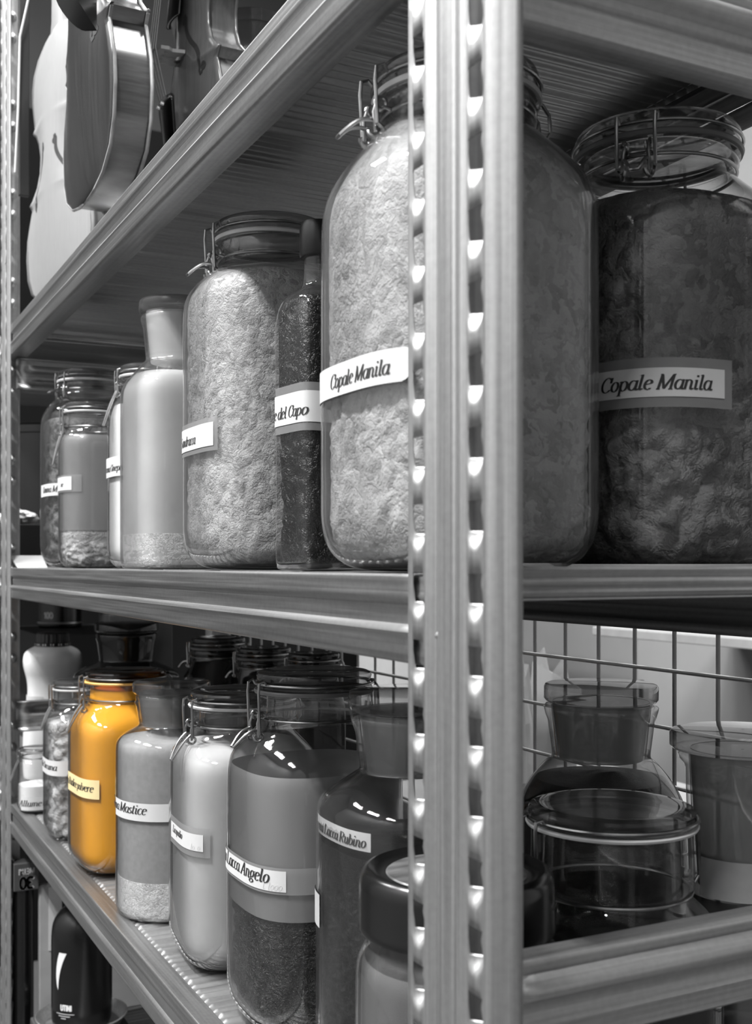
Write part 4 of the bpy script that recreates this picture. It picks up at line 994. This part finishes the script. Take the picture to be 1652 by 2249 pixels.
# ---------------------------------------------------------------- violins hanging above the top shelf
OUT = [(0,.0),(.004,.09),(.02,.17),(.06,.245),(.12,.282),(.2,.293),(.27,.284),(.33,.258),(.375,.236),(.392,.252),(.400,.262),(.412,.236),(.45,.190),(.5,.163),(.56,.157),(.61,.172),(.645,.198),(.66,.222),(.668,.226),(.68,.210),(.72,.222),(.78,.236),(.83,.237),(.88,.222),(.93,.178),(.97,.112),(.992,.05),(1.0,.0)]
def halfw(u):
    for (a, x), (b, y) in zip(OUT[:-1], OUT[1:]):
        if a <= u <= b: return x + (y-x)*(u-a)/max(b-a, 1e-9)
    return 0
def violin(name, a, b, z0, rz, S, front, rib, lab, dressed=False, edge=None, neckmat='maple'):
    t = empty(name, P(a, b, z0), lab, 'violin', 'violins hanging above the top shelf', rz=R(rz))
    BL = .356*S; T = .032*S
    us = []
    for (u0, _), (u1, _) in zip(OUT[:-1], OUT[1:]):
        k = 3 if u1-u0 > .03 else 2
        us += [u0 + (u1-u0)*i/k for i in range(k)]
    us.append(1.0)
    def arch(u, v): return .015*S*math.sin(math.pi*min(1, max(0, u)))**.6*(1 - abs(v)**2)**1.6
    NV = 17
    def plate(x, sgn):
        m = MB(); rows = []
        for u in us:
            w_ = halfw(u)*BL + (.0025 if 0 < u < 1 else 0)
            rows.append([(x + sgn*(arch(u, -1 + 2*k/(NV-1))), w_*(-1 + 2*k/(NV-1)), u*BL) for k in range(NV)])
        m.grid(rows); return m
    plate(T/2, 1).build('front_plate', M[front], t, angle=70, solid=.003)
    plate(-T/2, -1).build('back_plate', M[rib], t, angle=70, solid=.003)
    m = MB(); loop = [(halfw(u)*BL*.985, u*BL*.99 + .002) for u in us]; loop2 = loop + [(-y, z) for y, z in loop[::-1][1:-1]]
    m.grid([[(x, y, z) for y, z in loop2] for x in (-T/2, -T/6, T/6, T/2)], wrap=True); m.build('ribs', M[rib], t, angle=40)
    if edge:
        lp = [(T/2, halfw(u)*BL + .002, u*BL) for u in us] + [(T/2, -halfw(u)*BL - .002, u*BL) for u in us[::-1][1:-1]]
        for x in (T/2, -T/2):
            m = MB(); m.tube([(x, y, z) for _, y, z in lp], .0019, 6, closed=True); m.build('worn_edge', M[edge], t)
    for s in (-1, 1):
        m = MB()   # purfling line
        for u, v in zip(us[2:-2], us[3:-2]):
            q = []
            for uu, kk in ((u, .955), (v, .955), (v, .968), (u, .968)):
                w_ = halfw(uu)*BL; q.append((T/2 + arch(uu, kk) + .0019, s*w_*kk, uu*BL))
            m.add(q, [(0,1,2,3)])
        m.build('purfling', M['ink'], t, smooth=False)
    for s in (-1, 1):   # sound holes
        m = MB(); pts = []
        for i in range(33):
            w_ = i/32; z = .36 + .205*w_
            y = .145 - .085*w_ + .018*math.sin(2*math.pi*w_)
            pts.append((y, z, .0022 + .0030*math.sin(math.pi*w_)))
        hook0 = [(pts[0][0] + .024 - .020*math.cos(k*.5) - .004, .372 + .016*math.sin(k*.5) - .012, .002) for k in range(6)]
        def on(y, z): 
            u = z; w_ = max(halfw(u), .02); return (T/2 + arch(u, y/w_) + .0024, s*y*BL, z*BL)
        for (y0, z0_, w0), (y1, z1_, w1) in zip(pts[:-1], pts[1:]):
            m.add([on(y0 - w0*2/ .356*.35, z0_), on(y1 - w1*2/.356*.35, z1_), on(y1 + w1*2/.356*.35, z1_), on(y0 + w0*2/.356*.35, z0_)], [(0,1,2,3)])
        for (cy, cz, rr) in ((.168, .372, .014), (.050, .552, .011)):
            m.add([on(cy, cz)] + [on(cy + rr*math.cos(2*math.pi*k/16), cz + rr*math.sin(2*math.pi*k/16)) for k in range(16)], [(0, 1+k, 1+(k+1) % 16) for k in range(16)])
        for (y0, z0_, y1, z1_) in ((.145, .36, .152, .352), (.152, .352, .165, .358), (.060, .565, .056, .572), (.056, .572, .046, .566)):
            m.add([on(y0, z0_-.006), on(y1, z1_-.006), on(y1, z1_+.006), on(y0, z0_+.006)], [(0,1,2,3)])
        m.build('sound_hole', M['ink'], t, smooth=False)
    # neck, fingerboard and scroll
    m = MB(); rows = []
    for u, w_, x in ((.97, .020, .0), (1.02, .016, .004), (1.36, .0125, .004), (1.40, .014, .002)):
        rows.append([(T/2 + .004 - (.016 + x)*S*math.sin(math.pi*k/8), w_*S*math.cos(math.pi*k/8), u*BL) for k in range(9)])
    m.grid(rows); m.build('neck', M[neckmat], t)
    m = MB(); m.tube([(T/2 - .012, 0, 1.39*BL), (T/2 - .016, 0, 1.50*BL), (T/2 - .03, 0, 1.58*BL), (T/2 - .045, 0, 1.57*BL), (T/2 - .046, 0, 1.53*BL), (T/2 - .036, 0, 1.525*BL)], [.012*S, .011*S, .009*S, .007*S, .006*S, .005*S], 10); m.build('scroll', M[neckmat], t)
    m = MB(); m.tube([(T/2 - .016, 0, 1.50*BL), (T/2 - .016, 0, (2.11 - z0)*D)], .0012, 6); m.build('hanging_cord', M['string'], t)
    if dressed:
        m = MB(); rows = []
        for u, w_, x in ((.57, .0205, .021), (.8, .018, .014), (1.36, .012, .006)):
            rows.append([(T/2 + (x + .005*math.sin(math.pi*k/8))*S, w_*S*math.cos(math.pi*k/8), u*BL) for k in range(9)])
        m.grid(rows); m.build('fingerboard', M['black_lacquer'], t, solid=.004)
        zb_ = .455*BL; xb = T/2 + .015*S
        br = [(-.020, 0), (-.012, 0), (-.007, .005), (.007, .005), (.012, 0), (.020, 0), (.0165, .014), (.0205, .019), (.019, .028), (.010, .0325), (0, .034), (-.010, .0325), (-.019, .028), (-.0205, .019), (-.0165, .014)]
        m = MB(); n_ = len(br); m.add([(xb + x*S, y*S, zb_ - .002) for y, x in br] + [(xb + x*S, y*S, zb_ + .002) for y, x in br], [tuple(range(n_))[::-1], tuple(range(n_, 2*n_))] + [(k, (k+1) % n_, n_ + (k+1) % n_, n_ + k) for k in range(n_)])
        bo = m.build('bridge', M['maple'], t, smooth=False)
        m = MB()
        for (y, x, r_) in ((0, .019, .0035), (-.011, .020, .0026), (.011, .020, .0026), (0, .0105, .0028)):
            for zz in (zb_ - .0024, zb_ + .0024):
                m.add([(xb + (x + r_*math.sin(2*math.pi*k/12))*S, (y + r_*math.cos(2*math.pi*k/12))*S, zz) for k in range(12)], [tuple(range(12))])
        m.build('bridge_cutouts', M['powder_white'], bo, smooth=False)
        m = MB(); rows = []
        for u, w_, x in ((.03, .008, .017), (.06, .012, .020), (.16, .016, .024), (.285, .022, .029), (.31, .021, .029)):
            rows.append([(T/2 + (x + .006*math.sin(math.pi*k/8))*S, w_*S*math.cos(math.pi*k/8), u*BL) for k in range(9)])
        m.grid(rows); tp = m.build('tailpiece', M['black_lacquer'], t, solid=.004)
        m = MB()
        for k in (-1, 1): m.tube([(T/2 + .030*S, k*.007, .285*BL), (T/2 + .040*S, k*.007, .292*BL)], .0022, 8)
        m.build('fine_tuner', M['string'], tp)
        for k in range(4):
            y = (-.015 + .010*k)*S; yt = (-.011 + .0073*k)*S; yn = (-.008 + .0053*k)*S
            m = MB(); m.tube([(T/2 + .034*S, yt, .30*BL), (xb + .0335*S, y, zb_), (T/2 + .011*S, yn, 1.36*BL)], .0007, 6); m.build('string', M['string'], t)
    return t
violin('violin', .12, 2.21, .715, 192, 1.04, 'wood_white', 'wood_white', 'unvarnished white violin hanging leftmost above the top shelf')
violin('violin', .075, 1.635, .81, 180, 1.18, 'wood_dark', 'wood_rib', 'dark varnished viola hanging edge-on beside the white violin', edge='edge_worn')
violin('violin', .315, 1.655, .85, 181, 1.0, 'wood_mid', 'wood_mid', 'brown violin with bridge, strings and black tailpiece, hanging right of the dark one', dressed=True)
t = empty('hanging_rail', P(.16, L/2, 2.12), 'steel hanging rail above the top shelf, carrying the violins', 'rail')
m = MB(); m.tube([(-.05, -(L/2-.02)*D, 0), (-.05, (L/2-.02)*D, 0)], .008, 12); m.build('rail_tube', M['steel_y'], t)
def fingerboard_blank():
    t = empty('fingerboard', P(-.06, 1.33, 1.07), 'black ebony fingerboard hanging in front of the dark viola', 'fingerboard', rz=R(150))
    m = MB(); rows = []
    for z, w_ in ((0, .040), (.27, .032), (.52, .024)):
        rows.append([(.010*math.sin(math.pi*k/10), w_*math.cos(math.pi*k/10), z) for k in range(11)] + [(-.012, -w_, z), (-.012, w_, z)])
    m.grid(rows, wrap=True); k = len(rows[0]); m.f.append(tuple(range(k))[::-1]); m.f.append(tuple(range(2*k, 3*k)))
    m.build('ebony_blade', M['black_lacquer'], t, angle=50)
    m = MB(); m.tube([(-.001, 0, .51), (.0, 0, .56)], .0012, 6); m.build('hanging_cord', M['string'], t)
fingerboard_blank()
t = empty('wooden_stick', P(.03, 2.40, 1.04), 'thin dark wooden stick hanging at left beside the white violin', 'stick')
m = MB(); m.box(-.008, -.004, 0, .006, .004, .5); m.build('stick_wood', M['black_matt'], t, smooth=False, bevel=.001)
m = MB(); m.tube([(-.014, -.006, .03), (-.010, -.008, .12), (-.008, -.010, .22), (.008, -.02, .30), (.03, -.03, .33)], .0014, 6); m.build('white_cord', M['white_plastic'], t)
def top_jar():
    a, b = .50, along(556, .50); t = empty('glass_jar', P(a, b, ZT), 'clear glass jar standing on the top shelf behind the brown violin', 'jar')
    rev(chaikin([(.0008, .01), (.0008, .05), (.004, .056), (.02, .058), (.25, .058), (.29, .050), (.30, .045), (.33, .045)], 2), 56).build('glass_body', M['glass_dusty'], t)
    rev([(.33, .001), (.33, .048), (.345, .048), (.348, .04), (.348, .001)], 48).build('glass_lid', M['glass_lid'], t, angle=40)
top_jar()

# ---------------------------------------------------------------- behind the shelves
plain_box('dark_backdrop_block', 1.60, 3.66, zfloor, 2.5, 6.6, 1.6, 'backdrop_dark', 'tall black block added as dark background behind the far half of the shelves', 'cupboard')  # added block that keeps the view through the far half dark
def cupboard():
    t = empty('wall_cupboard', P(3.3, 1.5, zfloor), 'grey metal cupboard with doors, seen through the wire mesh at right', 'cupboard')
    p = lambda a, b, z: P(a, b, z) - t.location
    m = MB(); m.box(*p(3.1, -.6, zfloor), *p(3.9, 3.4, -.02)); m.build('carcass', M['cabinet'], t, smooth=False, bevel=.004)
    for k in range(4):
        m = MB(); m.box(*p(3.06, -.58 + k*1.0, zfloor + .2), *p(3.098, .38 + k*1.0, -.08)); dr = m.build('door', M['cabinet'], t, smooth=False, bevel=.004)
        m = MB(); m.tube([p(3.02, .30 + k*1.0, -.55), p(3.02, .30 + k*1.0, -.75)], .006, 8); m.build('handle', M['black_plastic'], dr)
cupboard()
plain_box('dark_backdrop', -.35, 6.7, zfloor, 2.2, 7.4, 3.0, 'backdrop_dark', 'tall black locker added to darken the far end of the aisle side', 'backdrop')  # added block, hides the lit end wall behind jars and violins
plain_box('shelf_board', 2.3, .2, -.285, 3.04, 2.75, -.25, 'carton', 'pale shelf board seen through the mesh below the middle shelf', 'board')
def desk():
    t = empty('workbench', P(1.7, 1.8, zfloor), 'workbench behind the shelves, seen through the mesh', 'workbench')
    p = lambda a, b, z: P(a, b, z) - t.location
    m = MB(); m.box(*p(1.2, 1.0, -.80), *p(2.2, 2.6, -.76)); m.build('bench_top', M['cabinet'], t, smooth=False, bevel=.003)
    for a in (1.3, 2.1):
        for b in (1.06, 2.52):
            m = MB(); m.box(*p(a, b, zfloor), *p(a+.05, b+.05, -.80)); m.build('leg', M['cabinet'], t, smooth=False)
desk()
def tray_bins():
    for i, (a, b, z0, w_, h_, lab) in enumerate(((1.50, 2.00, -.7595, .085, .50, 'milky plastic sheet standing on the workbench, taller one behind the mesh'), (1.42, 1.79, -.7595, .075, .49, 'milky plastic sheet standing on the workbench, lower one behind the mesh'))):
        t = empty('plastic_folder', P(a, b, z0), lab, 'folder', 'milky plastic folders')
        m = MB(); w2 = w_*D; h2 = h_*D
        m.add([(0, -w2, 0), (0, w2, 0), (.02, w2*.9, h2*.9), (.02, w2*.2, h2), (.02, -w2*.1, h2*.86), (.02, -w2*.9, h2*.82)], [(0,1,2,3,4,5)])
        m.build('folder_sheet', M['translucent'], t, smooth=False, solid=.002)
tray_bins()
crumpled('crumpled_paper', P(1.30, 1.815, -.7595), .022, .03, .125, 'paper', 'crumpled white paper on the workbench behind the mesh', 'paper', 21)
plain_box('white_card', 1.68, 3.12, -.9, 1.692, 3.62, -.15, 'paper', 'white card standing behind the mesh left of the posts', 'card', bevel=0)
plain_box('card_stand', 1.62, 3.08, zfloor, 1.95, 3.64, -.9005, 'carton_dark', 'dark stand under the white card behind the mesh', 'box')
